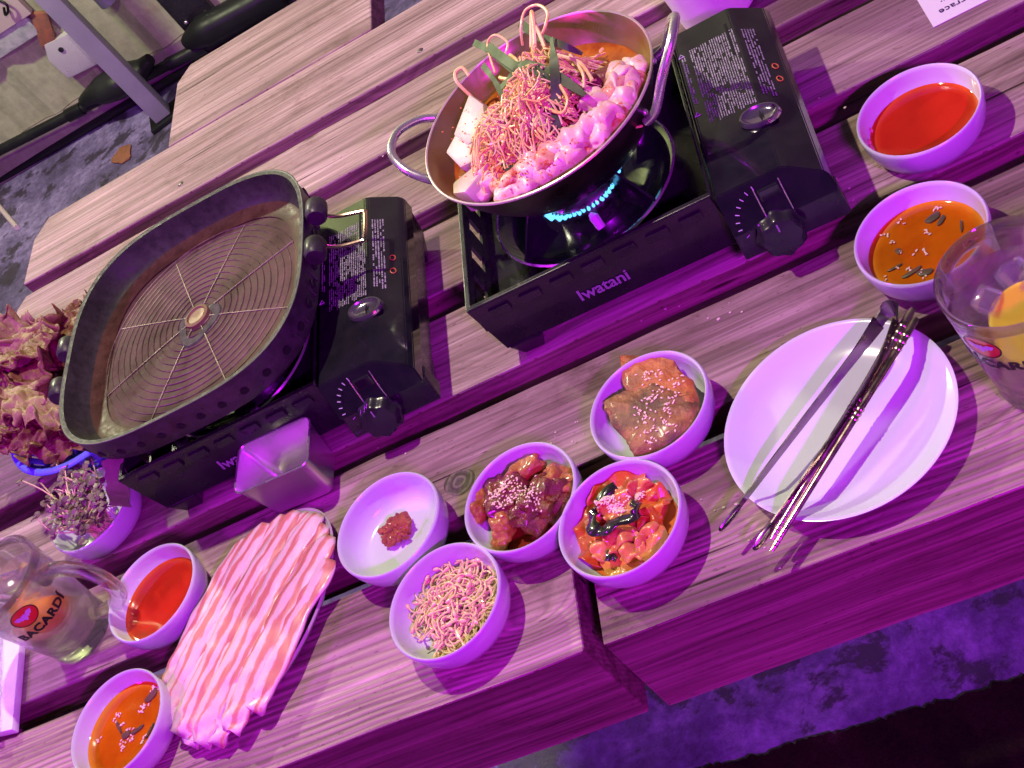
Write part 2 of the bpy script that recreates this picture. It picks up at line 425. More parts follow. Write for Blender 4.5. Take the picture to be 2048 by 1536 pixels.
# pipes
def pipe(name, pa, pb, r, parent=None):
    m = MB(); m.tube([pa, pa.lerp(pb, .5), pb], r, 20); return m
a1 = aty(-60, 331, YW-.05); a2 = aty(700, -56, YW-.05)
p = empty('drain_pipe', a1, 0, 'thick black drain pipe with a bulging trap fixed low on the wall', 'pipe')
d = a2 - a1; L = d.length; dn = d.normalized()
m = MB(); m.tube([Vector(), d], .0145, 20); m.build('pipe_run', M_pvc, p)
for t, ln, r in ((.275, .05, .0185), (.545, .07, .0175), (.60, .05, .0195)):
    m = MB(); m.tube([dn*(L*t), dn*(L*t+ln)], r, 20); m.build('coupling', M_pvc, p)
def to_l(u, v, yy): return aty(u, v, yy) - a1
m = MB()
prof = [(165, 205, .018), (185, 190, .030), (205, 180, .045), (235, 165, .052), (265, 150, .046), (285, 135, .030), (300, 118, .019)]
m.tube(spline([to_l(u, v, YW-.06) for u, v, r in prof], 5), [prof[min(i//5, 6)][2]*(1-(i%5)/5)+prof[min(i//5+1, 6)][2]*(i%5)/5 for i in range(31)], 20, flat=.8)
m.build('trap', M_pvc, p)
m = MB(); m.tube(spline([to_l(370, 88, YW-.06), to_l(410, 62, YW-.06), to_l(470, 30, YW-.06), to_l(560, -20, YW-.06)], 5), [.016+.026*min(1, i/5) for i in range(16)], 20)
m.build('elbow', M_pvc, p)
b1 = at(-60, 392, ZF+.012); b2 = at(470, 84, ZF+.012)
m = MB(); m.tube([Vector(), b2-b1], .013, 16)
tag(m.build('floor_conduit', M_pvc, loc=b1), 'thin black conduit running along the foot of the wall', 'pipe')
# upright post
q = at(333, 236, ZF)
post = empty('steel_post', (q.x, q.y, ZF), math.radians(12), 'slim grey square steel post standing on the floor beyond the table end', 'post')
M_post = mat('grey_painted_steel', (.36, .37, .38), .4, c2=(.30, .32, .33), ns=12, rvar=.1)
m = MB(); m.box((-.024, -.024, .014), (.024, .024, 1.7), bev=.003); m.build('tube', M_post, post)
m = MB(); m.box((-.045, -.04, 0), (.045, .04, .012), bev=.002); m.build('foot_plate', M_pvc, post)
# second pale pipe behind the post
h1 = aty(178, -30, YW-.03); h2 = aty(163, 45, YW-.03)
q1 = aty(150, 0, YW-.03)
m = MB(); m.tube([Vector((0, 0, 0)), Vector((0, 0, .9))], .026, 16)
tag(m.build('wall_duct', mat('pale_green_paint', (.30, .36, .34), .45, c2=(.22, .27, .25), ns=20), loc=(q1.x+.075, YW-.045, q1.z-.045)), 'pale grey-green upright duct beside the steel post on the wall', 'duct')
# shiny junction plate
q = aty(145, 108, YW-.03)
jb = empty('junction_box', (q.x, YW-.004, q.z), 0, 'shiny bare-metal junction cover on the wall left of the post', 'junction box')
m = MB(); m.prism([(-.062, -.05), (.045, -.06), (.07, -.02), (.06, .05), (-.04, .062), (-.065, .02)], 0, .03, .006, Matrix.Rotation(PI/2, 4, 'X')); m.build('cover', mat('scuffed_zinc', (.74, .76, .68), .28, .4, rvar=.12, ns=9), jb)
m = MB(); m.tube([(-.012, -.034, .028), (-.012, -.030, .028)], .007, 12); m.build('screw_hole', M_blackp, jb)
# hinge
q = aty(378, 16, YW-.03)
hg = empty('black_bracket', (q.x, YW-.02, q.z), 0, 'black metal bracket with three silver bolts on the wall', 'bracket')
m = MB(); m.box((-.05, -.02, -.05), (.055, 0, .09), bev=.003); m.build('plate', M_blackp, hg)
for bx, bz in ((-.028, -.024), (.002, -.036), (.032, -.030)):
    m = MB(); m.blob((bx, -.022, bz), (.006, .004, .006), 1, 0, sub=2, amp2=0); m.build('bolt', M_chrome, hg)
# cream board with handle, patched strip and rusty flake in the corner
q = aty(14, 8, YW-.03)
m = MB(); m.box((-.16, -.02, -.05), (.036, 0, .25), bev=.003)
sg = empty('cream_board', (q.x, YW-.02, q.z), 0, 'cream board with a dark hook in the extreme top left corner', 'board')
m.build('board', mat('cream_paint', (.62, .56, .42), .5, c2=(.55, .5, .38), ns=20), sg)
m = MB(); m.tube(spline([(-.005, -.024, .03), (.012, -.034, .012), (.004, -.036, -.006), (-.012, -.034, -.012), (-.002, -.03, .004)], 5), .0035, 8); m.build('hook', M_pvc, sg)
q = aty(20, 78, YW-.02)
m = MB(); m.box((-.2, -.016, -.035), (.085, 0, .035), bev=.004)
tag(m.build('patched_strip', mat('marbled_grey_green', (.30, .36, .30), .6, c2=(.52, .56, .48), ns=45, bmp=.4, bd=.002), loc=(q.x, YW-.016, q.z+.01)), 'mottled grey-green strip on the wall beneath the cream board', 'trim')
q = aty(88, 60, YW-.03)
m = MB(); m.box((-.022, -.014, -.05), (.022, 0, .05), Matrix.Rotation(.5, 4, 'Y'), .004)
tag(m.build('rusty_clip', mat('rust', (.36, .13, .06), .8, c2=(.20, .10, .06), ns=40), loc=(q.x, YW-.018, q.z)), 'rusty orange metal clip beside the mottled strip', 'clip')
# things on the far floor
q = at(247, 312, ZF)
m = MB(); m.prism([(math.cos(a)*.030*(1+.25*math.sin(3*a)), math.sin(a)*.042*(1+.12*math.cos(5*a))) for a in [i*PI/9 for i in range(18)]], 0, .004, .001)
tag(m.build('fallen_leaf', mat('orange_leaf', (.32, .12, .055), .8, c2=(.22, .09, .05), ns=70), loc=(q.x, q.y, ZF+.001), rot=(0, 0, .5)), 'dull orange leaf lying on the dark floor beyond the table', 'leaf')
q = at(-12, 400, ZF); q2 = at(37, 458, ZF)
m = MB(); m.tube([Vector((0, 0, .006)), q2-q+Vector((0, 0, .006))], .0075, 10)
tag(m.build('pale_stick', mat('pale_stick', (.62, .5, .5), .5), loc=q), 'pale pink stick lying on the floor at the left edge', 'stick')

# ------------------------------------------------------------ the table
table = empty('wooden_table', (0, 0, ZF), 0, 'long weathered grey-brown plank table with gaps between its boards', 'table')
def plank(x0, x1, y0, y1, th, m_, seed=0, zt=0, chamfL=0, chamfR=0, wob=.0022, chw=.03):
    "one board: long edges slightly uneven, arrises worn round"
    cx_, cy_ = (x0+x1)/2, (y0+y1)/2
    n = max(4, int((x1-x0)/.04)); pts = []
    for i in range(n+1):
        x = x0+(x1-x0)*i/n
        pts.append((x, y0 + wob*noise.noise(Vector((x*11, seed, 1)))+wob*.6*noise.noise(Vector((x*40, seed, 1)))))
    if chamfR: pts[-1] = (x1, y0+chamfR)
    for i in range(n+1):
        x = x1-(x1-x0)*i/n
        pts.append((x, y1 + wob*noise.noise(Vector((x*11, seed, 7)))))
    if chamfL:
        pts[n+1+n] = (x0+chw, y1); pts.append((x0, y1-chamfL))
    mb = MB(); mb.prism([(px-cx_, py-cy_) for px, py in pts], -th, 0, .0022)
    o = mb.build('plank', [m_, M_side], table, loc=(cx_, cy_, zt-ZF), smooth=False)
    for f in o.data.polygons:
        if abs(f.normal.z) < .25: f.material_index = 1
    return o
    return mb.build('plank', m_, table, loc=(cx_, cy_, zt-ZF), smooth=False)
TH = .034
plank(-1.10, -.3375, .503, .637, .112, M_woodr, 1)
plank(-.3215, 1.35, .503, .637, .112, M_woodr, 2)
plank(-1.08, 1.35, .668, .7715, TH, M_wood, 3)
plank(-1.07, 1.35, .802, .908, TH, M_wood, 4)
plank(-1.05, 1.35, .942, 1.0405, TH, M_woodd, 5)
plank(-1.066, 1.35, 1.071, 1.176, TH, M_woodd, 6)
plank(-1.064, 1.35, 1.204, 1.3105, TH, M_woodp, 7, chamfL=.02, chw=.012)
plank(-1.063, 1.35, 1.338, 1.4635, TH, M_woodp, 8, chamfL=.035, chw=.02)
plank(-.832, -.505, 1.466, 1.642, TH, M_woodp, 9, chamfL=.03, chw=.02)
for x in (-.95, -.335, .35, 1.1):
    m = MB(); m.box((x-.035, .565, -.16), (x+.035, 1.45, -TH-.001 if True else 0), bev=.003)
    bo = m.build('crossbeam', M_beam, table, loc=(0, 0, -ZF), smooth=False)
for x in (-.95, 1.1):
    for y in (.68, 1.36):
        m = MB(); m.box((-.035, -.035, 0), (.035, .035, -ZF-.165), bev=.003); m.build('leg', M_beam, table, loc=(x, y, 0), smooth=False)
# nail heads and the dark knot
M_nail = mat('dull_nail', (.16, .13, .13), .45, .7)
for u, v in ((840, 101), (361, 368)):
    q = at(u, v)
    m = MB(); m.lathe([(0, .0012), (.003, .001), (.0042, .0002), (.0046, -.001)], 14); m.build('nail_head', M_nail, table, loc=(q.x, q.y, -ZF+.0002))
q = at(919, 965)
M_knot, nt, b = new_mat('end_grain_knot')
v = objco(nt, seeded=False)
ln = nd(nt, 'ShaderNodeVectorMath', {0: v}, operation='LENGTH').outputs['Value']
rr = math_(nt, 'ADD', math_(nt, 'MULTIPLY', ln, 900), math_(nt, 'MULTIPLY', noise_t(nt, v, 60, 3), 6))
nt.links.new(mix(nt, .55, ramp(nt, math_(nt, 'SINE', rr), [(0, (.10, .075, .065)), (1, (.21, .16, .14))]), ramp(nt, noise_t(nt, v, 240, 4), [(.35, (.35, .3, .3)), (.6, (1, 1, 1))]), 'MULTIPLY'), b.inputs['Base Color'])
b.inputs['Roughness'].default_value = .7; bump(nt, b, math_(nt, 'SINE', rr), .4, .001)
m = MB(); m.lathe([(0, .0006), (.013, .0006), (.0155, -.001)], 30, fr=lambda a, r, z: 1+.10*math.cos(2*a+.6)+.05*math.sin(3*a))
m.build('knot', M_knot, table, loc=(q.x, q.y, -ZF+.0002))

# ------------------------------------------------------------ gas stoves
def lettering(txt, size, mtl, parent, M, bold=.0, space=1.0, name='logo_lettering'):
    return mesh_obj(name, text_mesh(txt, size, .00015, 'LEFT', bold, space), mtl, parent, M)
def make_stove():
    s = empty('gas_stove', (0, 0, 0))
    W, D, Ht = .313, .215, .080
    m = MB()
    # front wall leaning out slightly towards the top, raised between the feet
    m.hexa([(.004,.006,.018),(.228,.006,.018),(.228,.010,.018),(.004,.010,.018),(0,0,Ht),(.224,0,Ht),(.224,.004,Ht),(0,.004,Ht)], bev=.0008)
    m.hexa([(.004,D-.010,.018),(.228,D-.010,.018),(.228,D-.006,.018),(.004,D-.006,.018),(0,D-.004,Ht),(.224,D-.004,Ht),(.224,D,Ht),(0,D,Ht)], bev=.0008)
    # left wall with three openings
    m.hexa([(.0035,.01,.018),(.0065,.01,.018),(.0065,D-.01,.018),(.0035,D-.01,.018),(.002,.004,.048),(.0045,.004,.048),(.0045,D-.004,.048),(.002,D-.004,.048)])
    m.box((0, .004, .068), (.003, D-.004, Ht))
    for y0, y1 in ((.004, .040), (.056, .078), (.094, .116), (.132, .154), (.170, D-.004)):
        m.box((.0005, y0, .048), (.0038, y1, .068))
    m.box((.004, .01, .030), (.224, D-.01, .034))      # tray floor
    # inward lip
    m.box((.0, .0, Ht), (.226, .0045, Ht+.0022), bev=.0007); m.box((.0, D-.0045, Ht), (.226, D, Ht+.0022), bev=.0007)
    m.box((.0, .0045, Ht), (.0045, D-.0045, Ht+.0022), bev=.0007)
    # skirt under the control side
    m.hexa([(.226,.004,.018),(.309,.004,.018),(.309,D-.004,.018),(.226,D-.004,.018),(.226,.0,.046),(.313,.0,.046),(.313,D,.046),(.226,D,.046)], bev=.0015)
    m.build('body', M_blackp, s, smooth=False)
    for x, y in ((.006, .004), (.276, .004), (.006, D-.034), (.276, D-.034)):
        m = MB(); m.hexa([(x+.006,y+.006,0),(x+.026,y+.006,0),(x+.026,y+.024,0),(x+.006,y+.024,0),(x,y,.020),(x+.034,y,.020),(x+.034,y+.03,.020),(x,y+.03,.020)], bev=.002)
        m.build('foot', M_blackp, s, smooth=False)
    for k in range(7):
        x = .016 + k*.0295
        m = MB(); m.box((x, -.0016, .064), (x+.019, .002, .0725), bev=.0006); m.build('vent_slot', M_blackp, s, smooth=False)
    # drip bowl and burner
    bx, by = .113, .112
    m = MB(); m.lathe([(.030, .036), (.045, .037), (.070, .046), (.078, .056), (.0865, .058), (.0875, .0565), (.080, .054), (.072, .043)], 72, Matrix.Translation((bx, by, 0)))
    m.build('drip_bowl', M_blackg, s)
    m = MB(); m.lathe([(.086, .0575), (.0872, .0592), (.0886, .0575)], 72, Matrix.Translation((bx, by, 0))); m.build('bowl_ring', M_chrome, s)
    bn = MB(); bn.lathe([(.034, .036), (.034, .050), (.038, .053), (.038, .060), (.034, .066), (.020, .071), (0, .072)], 60, Matrix.Translation((bx, by, 0)))
    bn = bn.build('burner', M_burn, s)
    m = MB()
    for k in range(54):
        a = 2*PI*k/54
        M = Matrix.Translation((bx, by, 0)) @ Matrix.Rotation(a, 4, 'Z')
        m.box((.0365, -.0009, .0605), (.0385, .0009, .0655), M)
    m.build('burner_teeth', M_burn, bn, smooth=False)
    for k in range(4):
        a = PI/4 + k*PI/2
        M = Matrix.Translation((bx, by, 0)) @ Matrix.Rotation(a, 4, 'Z')
        m = MB(); m.prism([(.045, 0), (.085, 0), (.088, .012), (.060, .040), (.046, .040), (.050, .012)], -.0012, .0012, .0004, M @ Matrix.Translation((0, 0, .050)) @ Matrix.Rotation(PI/2, 4, 'X'))
        m.build('pan_support', M_blackg, s, smooth=False)
    # igniter tip
    m = MB(); m.tube([(bx+.008, by-.052, .050), (bx+.006, by-.046, .060), (bx+.004, by-.043, .062)], [.004, .0045, .002], 10); m.build('igniter', mat('white_porcelain', (.7, .6, .72), .3), s)
    # cartridge lid: flat top, long bevel on the right, sloping front
    xs = [(.2275, .047), (.2275, .0805), (.231, .083), (.283, .083), (.287, .0815), (.311, .066), (.3145, .060), (.3145, .047)]
    m = MB()
    front = [(x, -.006 - (.083-z)*.35, z) for x, z in xs]; back = [(x, D+.002, z) for x, z in xs]
    F = m._v(front); B_ = m._v(back)
    for i in range(len(xs)-1): m.face([F[i], F[i+1], B_[i+1], B_[i]])
    m.face(F); m.face(B_[::-1])
    bmesh.ops.recalc_face_normals(m.bm, faces=m.bm.faces)
    bmesh.ops.bevel(m.bm, geom=list(m.bm.edges), offset=.0009, segments=2, affect='EDGES')
    m.build('cartridge_lid', M_blackg, s, smooth=False)
    m = MB(); m.box((.2243, -.0005, .0815), (.2268, D, .0845), bev=.0008); m.build('hinge_bead', M_chrome if False else M_blackg, s, smooth=False)
    # front control apron
    m = MB()
    m.hexa([(.226,-.020,.020),(.316,-.020,.020),(.316,.0,.020),(.226,.0,.020),(.226,-.0115,.046),(.3155,-.0115,.046),(.3155,.001,.046),(.226,.001,.046)], bev=.0015)
    m.build('control_panel', M_blackp, s, smooth=False)
    # knob
    kc = Vector((.262, -.019, .034)); ax = Matrix.Translation(kc) @ Matrix.Rotation(math.radians(72), 4, 'X')
    m = MB(); m.lathe([(.0200, 0), (.0200, .003), (.0178, .005), (.0168, .0125), (.0152, .0145), (0, .0145)], 56, ax, fr=lambda a, r, z: 1+.055*math.cos(8*a)*(1 if r > .01 else 0)); kn = m.build('knob', M_blackp, s)
    m = MB(); m.box((-.0006, .006, .0143), (.0006, .0125, .0149), ax); m.build('knob_mark', M_dprint, kn, smooth=False)
    for k in range(9):
        a = math.radians(100 + k*13)
        M = Matrix.Translation((kc.x, -.0168, .036)) @ Matrix.Rotation(math.radians(72), 4, 'X')
        def onface(r_):
            x, z = kc.x + r_*math.cos(a), .050 + r_*math.sin(a)
            y = -.0068-(.083-z)*.35 if z > .047 else -.0123-(.046-z)*.327
            return Vector((x, y, z))
        p0, p1 = onface(.0262), onface(.0295)
        m = MB(); m.tube([p0, p1], .0004, 4); m.build('dial_mark', M_printw, s, smooth=False)
    # lever slot rails
    for x in (.257, .278):
        m = MB(); m.tube(spline([(x, -.0085, .076), (x, -.0125, .066), (x, -.0165, .055), (x, -.018, .046)], 3), .0005, 6); m.build('lever_rail', M_chrome, s)
    m = MB(); m.hexa([(.259,-.0148,.048),(.276,-.0148,.048),(.276,-.010,.048),(.259,-.010,.048),(.259,-.0115,.074),(.276,-.0115,.074),(.276,-.006,.074),(.259,-.006,.074)], bev=.001); m.build('lock_lever', M_blackg, s, smooth=False)
    # finger grip: glossy oval hollow with a bright lip
    m = MB(); m.lathe([(0, .0004), (.0095, .0006), (.0125, .0016), (.0145, .0040), (.0160, .0040), (.0172, .0016), (.0176, .0)], 40, Matrix.Translation((.281, .060, .0825)) @ Matrix.Rotation(.14, 4, 'Y') @ Matrix.Diagonal((1.0, .72, 1, 1)))
    m.build('finger_grip', mat('bright_plated_grip', (.42, .38, .44), .16, .9), s)
    # small print on the lid: rows run front to back
    rnd = random.Random(5); m = MB()
    def dashes(x0, x1, y0, y1, rows, f, hw=.00055, dens=.86):
        for k in range(rows):
            x = x0 + (x1-x0)*(k+.5)/rows; y = y0 + rnd.random()*.004
            while y < y1:
                ln_ = rnd.choice((.0010, .0016, .0022, .0034, .0050))
                if rnd.random() < dens:
                    h = hw*rnd.choice((.6, .8, 1, 1))
                    P = [(x-h, y), (x+h, y), (x+h, min(y+ln_, y1)), (x-h, min(y+ln_, y1))]
                    m.poly([(px, py, f(px)) for px, py in P])
                y += ln_ + .0006
    top = lambda x: .0833
    bev = lambda x: .0815 - (x-.287)*(.0155/.024) + .0005
    dashes(.241, .2828, .078, .185, 20, top); dashes(.2885, .299, .084, .182, 5, bev)
    dashes(.2325, .2370, .110, .180, 2, top, .0007)
    m.build('warning_print', M_print, s, smooth=False)
    for x, y in ((.2335, .182), (.2335, .098)):
        m = MB(); m.tube([(x-.0025, y-.002, .0836), (x+.0025, y-.002, .0836), (x, y+.0025, .0836), (x-.0025, y-.002, .0836)], .0004, 4)
        m.build('warning_triangle', M_printw, s, smooth=False)
    for y in (.108, .126):
        m = MB(); z = bev(.3045)+.0004
        m.tube([(.3045+.0022*math.cos(a), y+.0035*math.sin(a), bev(.3045+.0022*math.cos(a))+.0003) for a in [k*PI/6 for k in range(13)]], .0005, 4)
        m.build('flame_symbol', M_orange, s, smooth=False)
    m = MB(); m.box((.2765, .148, .0829), (.279, .196, .0834), bev=.0002); m.build('lid_slot', mat('slot_black', (.002, .002, .002), .9), s, smooth=False)
    lettering('Iwatani', .0165, M_dprint, s, Matrix.Translation((.086, .0020, .036)) @ Matrix.Rotation(math.radians(90-5), 4, 'X'), .0003)
    return s
stove2 = make_stove()
stove2.location = (-.3645, .802, 0); stove2.rotation_euler = (0, 0, math.radians(-.6))
tag(stove2, 'black portable gas stove burning under the steel hotpot pan', 'gas stove', 'portable gas stoves')
stove1 = copy_tree(stove2, None, (-.7455, .802, 0), math.radians(.4))
stove1['label'] = 'black portable gas stove, unlit, under the ridged griddle'
# flame of the lit stove
m = MB()
bx, by = .113, .112
for k in range(54):
    a = 2*PI*(k+.5)/54
    M = Matrix.Translation((bx, by, 0)) @ Matrix.Rotation(a, 4, 'Z')
    q_ = .75+.5*abs(noise.noise(Vector((k*.9, 3, 1))))*2; m.tube([M @ Vector((.0355, 0, .0625)), M @ Vector((.0355+.0055*q_, .0004*math.sin(k*2.3), .065)), M @ Vector((.0355+.0080*q_, .001*math.sin(k*1.7), .065+.006*q_))], [.0012, .0015*q_+.0003, .0003], 6)
m.build('flame_ring', M_flame, stove2)

# ------------------------------------------------------------ griddle on stove 1
GC = Vector((-.6346, .9274, 0)); GZ = .1395; GK = .1425/.1585
def sq(a, r, pw=3.3):
    c, s_ = abs(math.cos(a)), abs(math.sin(a))
    return r / ((c**pw + s_**pw)**(1/pw))
gr = empty('grill_pan', (GC.x, GC.y, .084), 0, 'dark square griddle pan with a round web of raised ridges on the unlit stove', 'grill pan')
def sqring(m, prof, n=120, pws=None):
    rings = []
    for k, (r, z) in enumerate(prof):
        pw = (3.13 if pws and pws[k] > 4 else 3.0) if pws else 3.1
        rings.append([m.bm.verts.new((sq(2*PI*i/n, r*GK, pw)*math.cos(2*PI*i/n), sq(2*PI*i/n, r*GK, pw)*math.sin(2*PI*i/n)*1.01, z)) for i in range(n)])
    for k in range(len(rings)-1):
        for i in range(n): m.face([rings[k][i], rings[k][(i+1)%n], rings[k+1][(i+1)%n], rings[k+1][i]])
    return rings
Hh = GZ - .084
m = MB()
sqring(m, [(.156, Hh-.0005), (.1575, Hh), (.1565, Hh+.0012), (.1530, Hh+.0008), (.1500, Hh-.009), (.1465, Hh-.021), (.1420, Hh-.0250)], pws=[4.2, 4.2, 4.2, 4.1, 4.1, 3.6, 3.4])
m.build('rim', M_grim, gr)
m = MB(); sqring(m, [(.1573, Hh+.0002), (.1585, Hh+.0012), (.1578, Hh+.0016), (.1563, Hh+.0011)], pws=[4.2]*4)
m.build('rim_edge', mat('worn_edge', (.050, .045, .041), .5, .1), gr)
m = MB(); sqring(m, [(.1568, Hh), (.1570, Hh-.016), (.1545, Hh-.030), (.150, Hh-.035), (.130, Hh-.036)], pws=[4.2, 4.1, 4.1, 4.1, 3.6])
m.build('skirt', M_gskirt, gr)
def gz(r): return Hh - .0245 - .0035*(r/.12)**2
m = MB()
rs = [0, .03, .06, .09, .104]
rings = sqring(m, [(.132, Hh-.0272), (.126, Hh-.0285)], pws=[3.4, 3.0])
last = rings[-1]
for r in rs[::-1]:
    if r == 0:
        c = m.bm.verts.new((0, 0, gz(0)))
        for i in range(120): m.face([last[i], last[(i+1)%120], c])
    else:
        cur = [m.bm.verts.new((r*1.05*math.cos(2*PI*i/120), r*1.05*math.sin(2*PI*i/120), gz(r))) for i in range(120)]
        for i in range(120): m.face([last[i], last[(i+1)%120], cur[(i+1)%120], cur[i]])
        last = cur
m.build('cooking_plate', M_grid, gr)
m = MB(); sqring(m, [(.1460, Hh-.0222), (.1400, Hh-.0255), (.1330, Hh-.0272), (.124, Hh-.0268)], pws=[4.1, 4.1, 3.6, 2.6]); m.build('fat_gutter', griddle_mat('burnt_brown_fat', (.028, .011, .008), (.060, .025, .018), .05, .45), gr)
M_ridge = griddle_mat('worn_ridge', (.05, .030, .024), (.17, .125, .10), .35, .42)
for k in range(14):
    r = .0165 + k*.0076
    m = MB(); m.lathe([(r-.0007, gz(r)-.0008), (r-.0004, gz(r)+.0008), (r, gz(r)+.0011), (r+.0004, gz(r)+.0008), (r+.0007, gz(r)-.0008)], 96)
    m.build('ridge_ring', M_ridge, gr)
for k in range(8):
    a = math.radians(21 + 45*k)
    m = MB(); m.tube([(r*math.cos(a), r*math.sin(a), gz(r)+.0005) for r in (.012, .04, .08, .1165)], .0007, 6); m.build('spoke', M_ridge, gr)
m = MB(); m.lathe([(.0145, gz(0)-.001), (.0135, gz(0)+.003), (.0105, gz(0)+.004), (.0095, gz(0)+.0025), (0, gz(0)+.0022)], 40); m.build('centre_boss', mat('brassy_boss', (.16, .09, .05), .5, .2, rvar=.1), gr)
m = MB(); m.lathe([(.016, gz(0)-.0003), (.024, gz(0)-.0002), (.026, gz(.02)-.002)], 40, Matrix.Translation((.001, -.009, .0012)), fr=lambda a, r, z: 1+.12*math.sin(3*a+1)); m.build('burnt_patch', mat('char', (.02, .018, .016), .8, c2=(.06, .05, .045), ns=150, bmp=.6, bd=.001), gr)
# holes round the skirt
M_hole = mat('hole_black', (.003, .003, .003), .9)
for k in range(40):
    a = 2*PI*k/40
    r = sq(a, .1553*GK, 3.13); z = Hh-.0175
    t1 = sq(a+.02, .1553*GK, 3.13); P0 = Vector((r*math.cos(a), r*math.sin(a), z)); P1 = Vector((t1*math.cos(a+.02), t1*math.sin(a+.02), z))
    tn = (P1-P0).normalized(); nn = Vector((tn.y, -tn.x, -.22)).normalized()
    mm_ = MB(); mm_.tube([P0 + nn*.0030, P0 - nn*.004], .0042, 12); mm_.build('vent_hole', M_hole, gr)
    if k % 2 == 0:
        mm_ = MB(); q = P0 + nn*.0012
        for dd in (-.0095, .0095):
            mm_.tube([q+tn*dd+Vector((0, 0, .006)), q+tn*dd+Vector((0, 0, -.007))], .0011, 5)
        mm_.build('cast_rib', M_gskirt, gr)
# side lugs and wire handles
for sgn, nm in ((1, 'r'), (-1, 'l')):
    for yo in ((-.018, .036) if sgn > 0 else (-.028, .028)):
        m = MB(); m.lathe([(.0, -.011), (.0085, -.011), (.0105, -.008), (.0105, .008), (.0085, .011), (0, .011)], 20, Matrix.Translation((sgn*.151, yo, Hh-.006)) @ Matrix.Rotation(PI/2, 4, 'X')); m.build('handle_lug', M_gskirt, gr)
    if sgn > 0:
        P = [(.152, -.012, Hh-.006), (.165, -.012, Hh-.018), (.186, -.010, Hh-.026), (.190, -.007, Hh-.027), (.191, .026, Hh-.027), (.188, .030, Hh-.026), (.165, .031, Hh-.018), (.152, .031, Hh-.006)]
    else:
        P = [(-.151, -.040, Hh-.008), (-.162, -.040, Hh-.03), (-.166, -.034, Hh-.034), (-.166, .034, Hh-.034), (-.162, .040, Hh-.03), (-.151, .040, Hh-.008)]
    m = MB(); m.tube(spline(P, 4), .0019, 8); m.build('wire_handle', mat('copper_wire', (.75, .5, .42), .2, 1.0), gr)

# ------------------------------------------------------------ hotpot pan
PC = Vector((-.2435, .9165, .088)); PR = .1075
pan = empty('hotpot_pan', PC, 0, 'round two-handled steel pan of hotpot on the lit gas stove', 'pan')
hp = .155-.088
prof_in = [(0, .004), (.045, .004), (.062, .008), (.078, .020), (.090, .036), (.0985, .052), (.1035, hp-.004), (.1062, hp)]
prof_out = [(.1075, hp+.0006), (.1082, hp-.0008), (.1058, hp-.0045), (.1005, .050), (.092, .034), (.080, .018), (.064, .0055), (.046, .0), (0, .0)]
m = MB(); m.lathe(prof_in + [(.1068, hp+.0009)], 96); m.build('inside', M_brass, pan)
m = MB(); m.lathe([(.1068, hp+.0009)] + prof_out, 96); m.build('shell', M_pout, pan)
m = MB(); m.lathe([(.1060, hp+.0002), (.1068, hp+.0014), (.1080, hp+.0008), (.1083, hp-.0006)], 96); m.build('rim_bead', mat('bright_rim_steel', (.72, .64, .52), .3, .55), pan)
def handle(az, lift):
    M = Matrix.Rotation(az, 4, 'Z')
    P = [(.098, -.038, hp-.020), (.110, -.037, hp-.012), (.126, -.031, hp-.006+lift*.6), (.139, -.016, hp-.002+lift), (.142, 0, hp-.001+lift*1.1), (.139, .016, hp-.002+lift), (.126, .031, hp-.006+lift*.6), (.110, .037, hp-.012), (.098, .038, hp-.020)]
    m = MB(); m.tube([M @ Vector(p_) for p_ in spline(P, 5)], .0039, 10); m.build('handle', M_chrome, pan)
    for y in (-.030, .030):
        m = MB(); m.blob(M @ Vector((.0975, y, hp-.017)), (.0028, .0034, .0034), 1, 0, sub=2, amp2=0); m.build('rivet', M_chrome, pan)
handle(math.radians(163), .008); handle(math.radians(-17), .030)
# broth
ZB = .1315
m = MB(); m.lathe([(0, 0), (.05, 0), (.0935, 0), (.0942, -.001)], 72)
tag(m.build('chilli_broth', mat('oily_red_broth', (.24, .040, .008), .08, c2=(.40, .11, .012), ns=60, coat=.4, bmp=.25, bd=.001, bs=120), loc=(PC.x, PC.y, ZB)), 'oily orange-red broth pooled in the hotpot pan', 'broth')

def food_mat(name, c1, c2, c3=None, ns=70, rough=.32, sss=.35, spots=None, coat=.35, bmp=.4, thr=.60):
    m_, nt, b = new_mat(name); v = objco(nt)
    base = ramp(nt, noise_t(nt, v, ns, 5, .6), [(.32, c1), (.64, c2)])
    if spots:
        base = mix(nt, ramp(nt, noise_t(nt, v, ns*3.1, 4, .65), [(thr, (0, 0, 0)), (thr+.06, (.9, .9, .9))]), base, c4(spots))
    if c3: base = mix(nt, ramp(nt, noise_t(nt, v, ns*.45, 3), [(.5, (0, 0, 0)), (.66, (.85, .85, .85))]), base, c4(c3))
    nt.links.new(base, b.inputs['Base Color']); b.inputs['Roughness'].default_value = rough
    b.inputs['Subsurface Weight'].default_value = sss; b.inputs['Subsurface Radius'].default_value = (.006, .002, .0012); b.inputs['Subsurface Scale'].default_value = .8
    b.inputs['Coat Weight'].default_value = coat; b.inputs['Coat Roughness'].default_value = .12
    bump(nt, b, noise_t(nt, v, ns*2.6, 5, .6), bmp, .0016)
    return m_
M_offal = food_mat('pale_offal', (.64, .36, .30), (.76, .56, .46), ns=45, spots=(.52, .12, .04), thr=.60, rough=.42, coat=.15)
M_offal2 = food_mat('chilli_offal', (.56, .20, .13), (.62, .34, .26), ns=60, spots=(.50, .10, .03), thr=.52, rough=.42, coat=.15)
M_tofu = food_mat('tofu', (.50, .37, .32), (.56, .44, .38), ns=25, rough=.45, coat=.1, bmp=.12, spots=(.70, .26, .12), thr=.66)
M_meatd = food_mat('dark_offal', (.11, .018, .022), (.20, .035, .035), ns=60, rough=.5, sss=0, coat=.1)
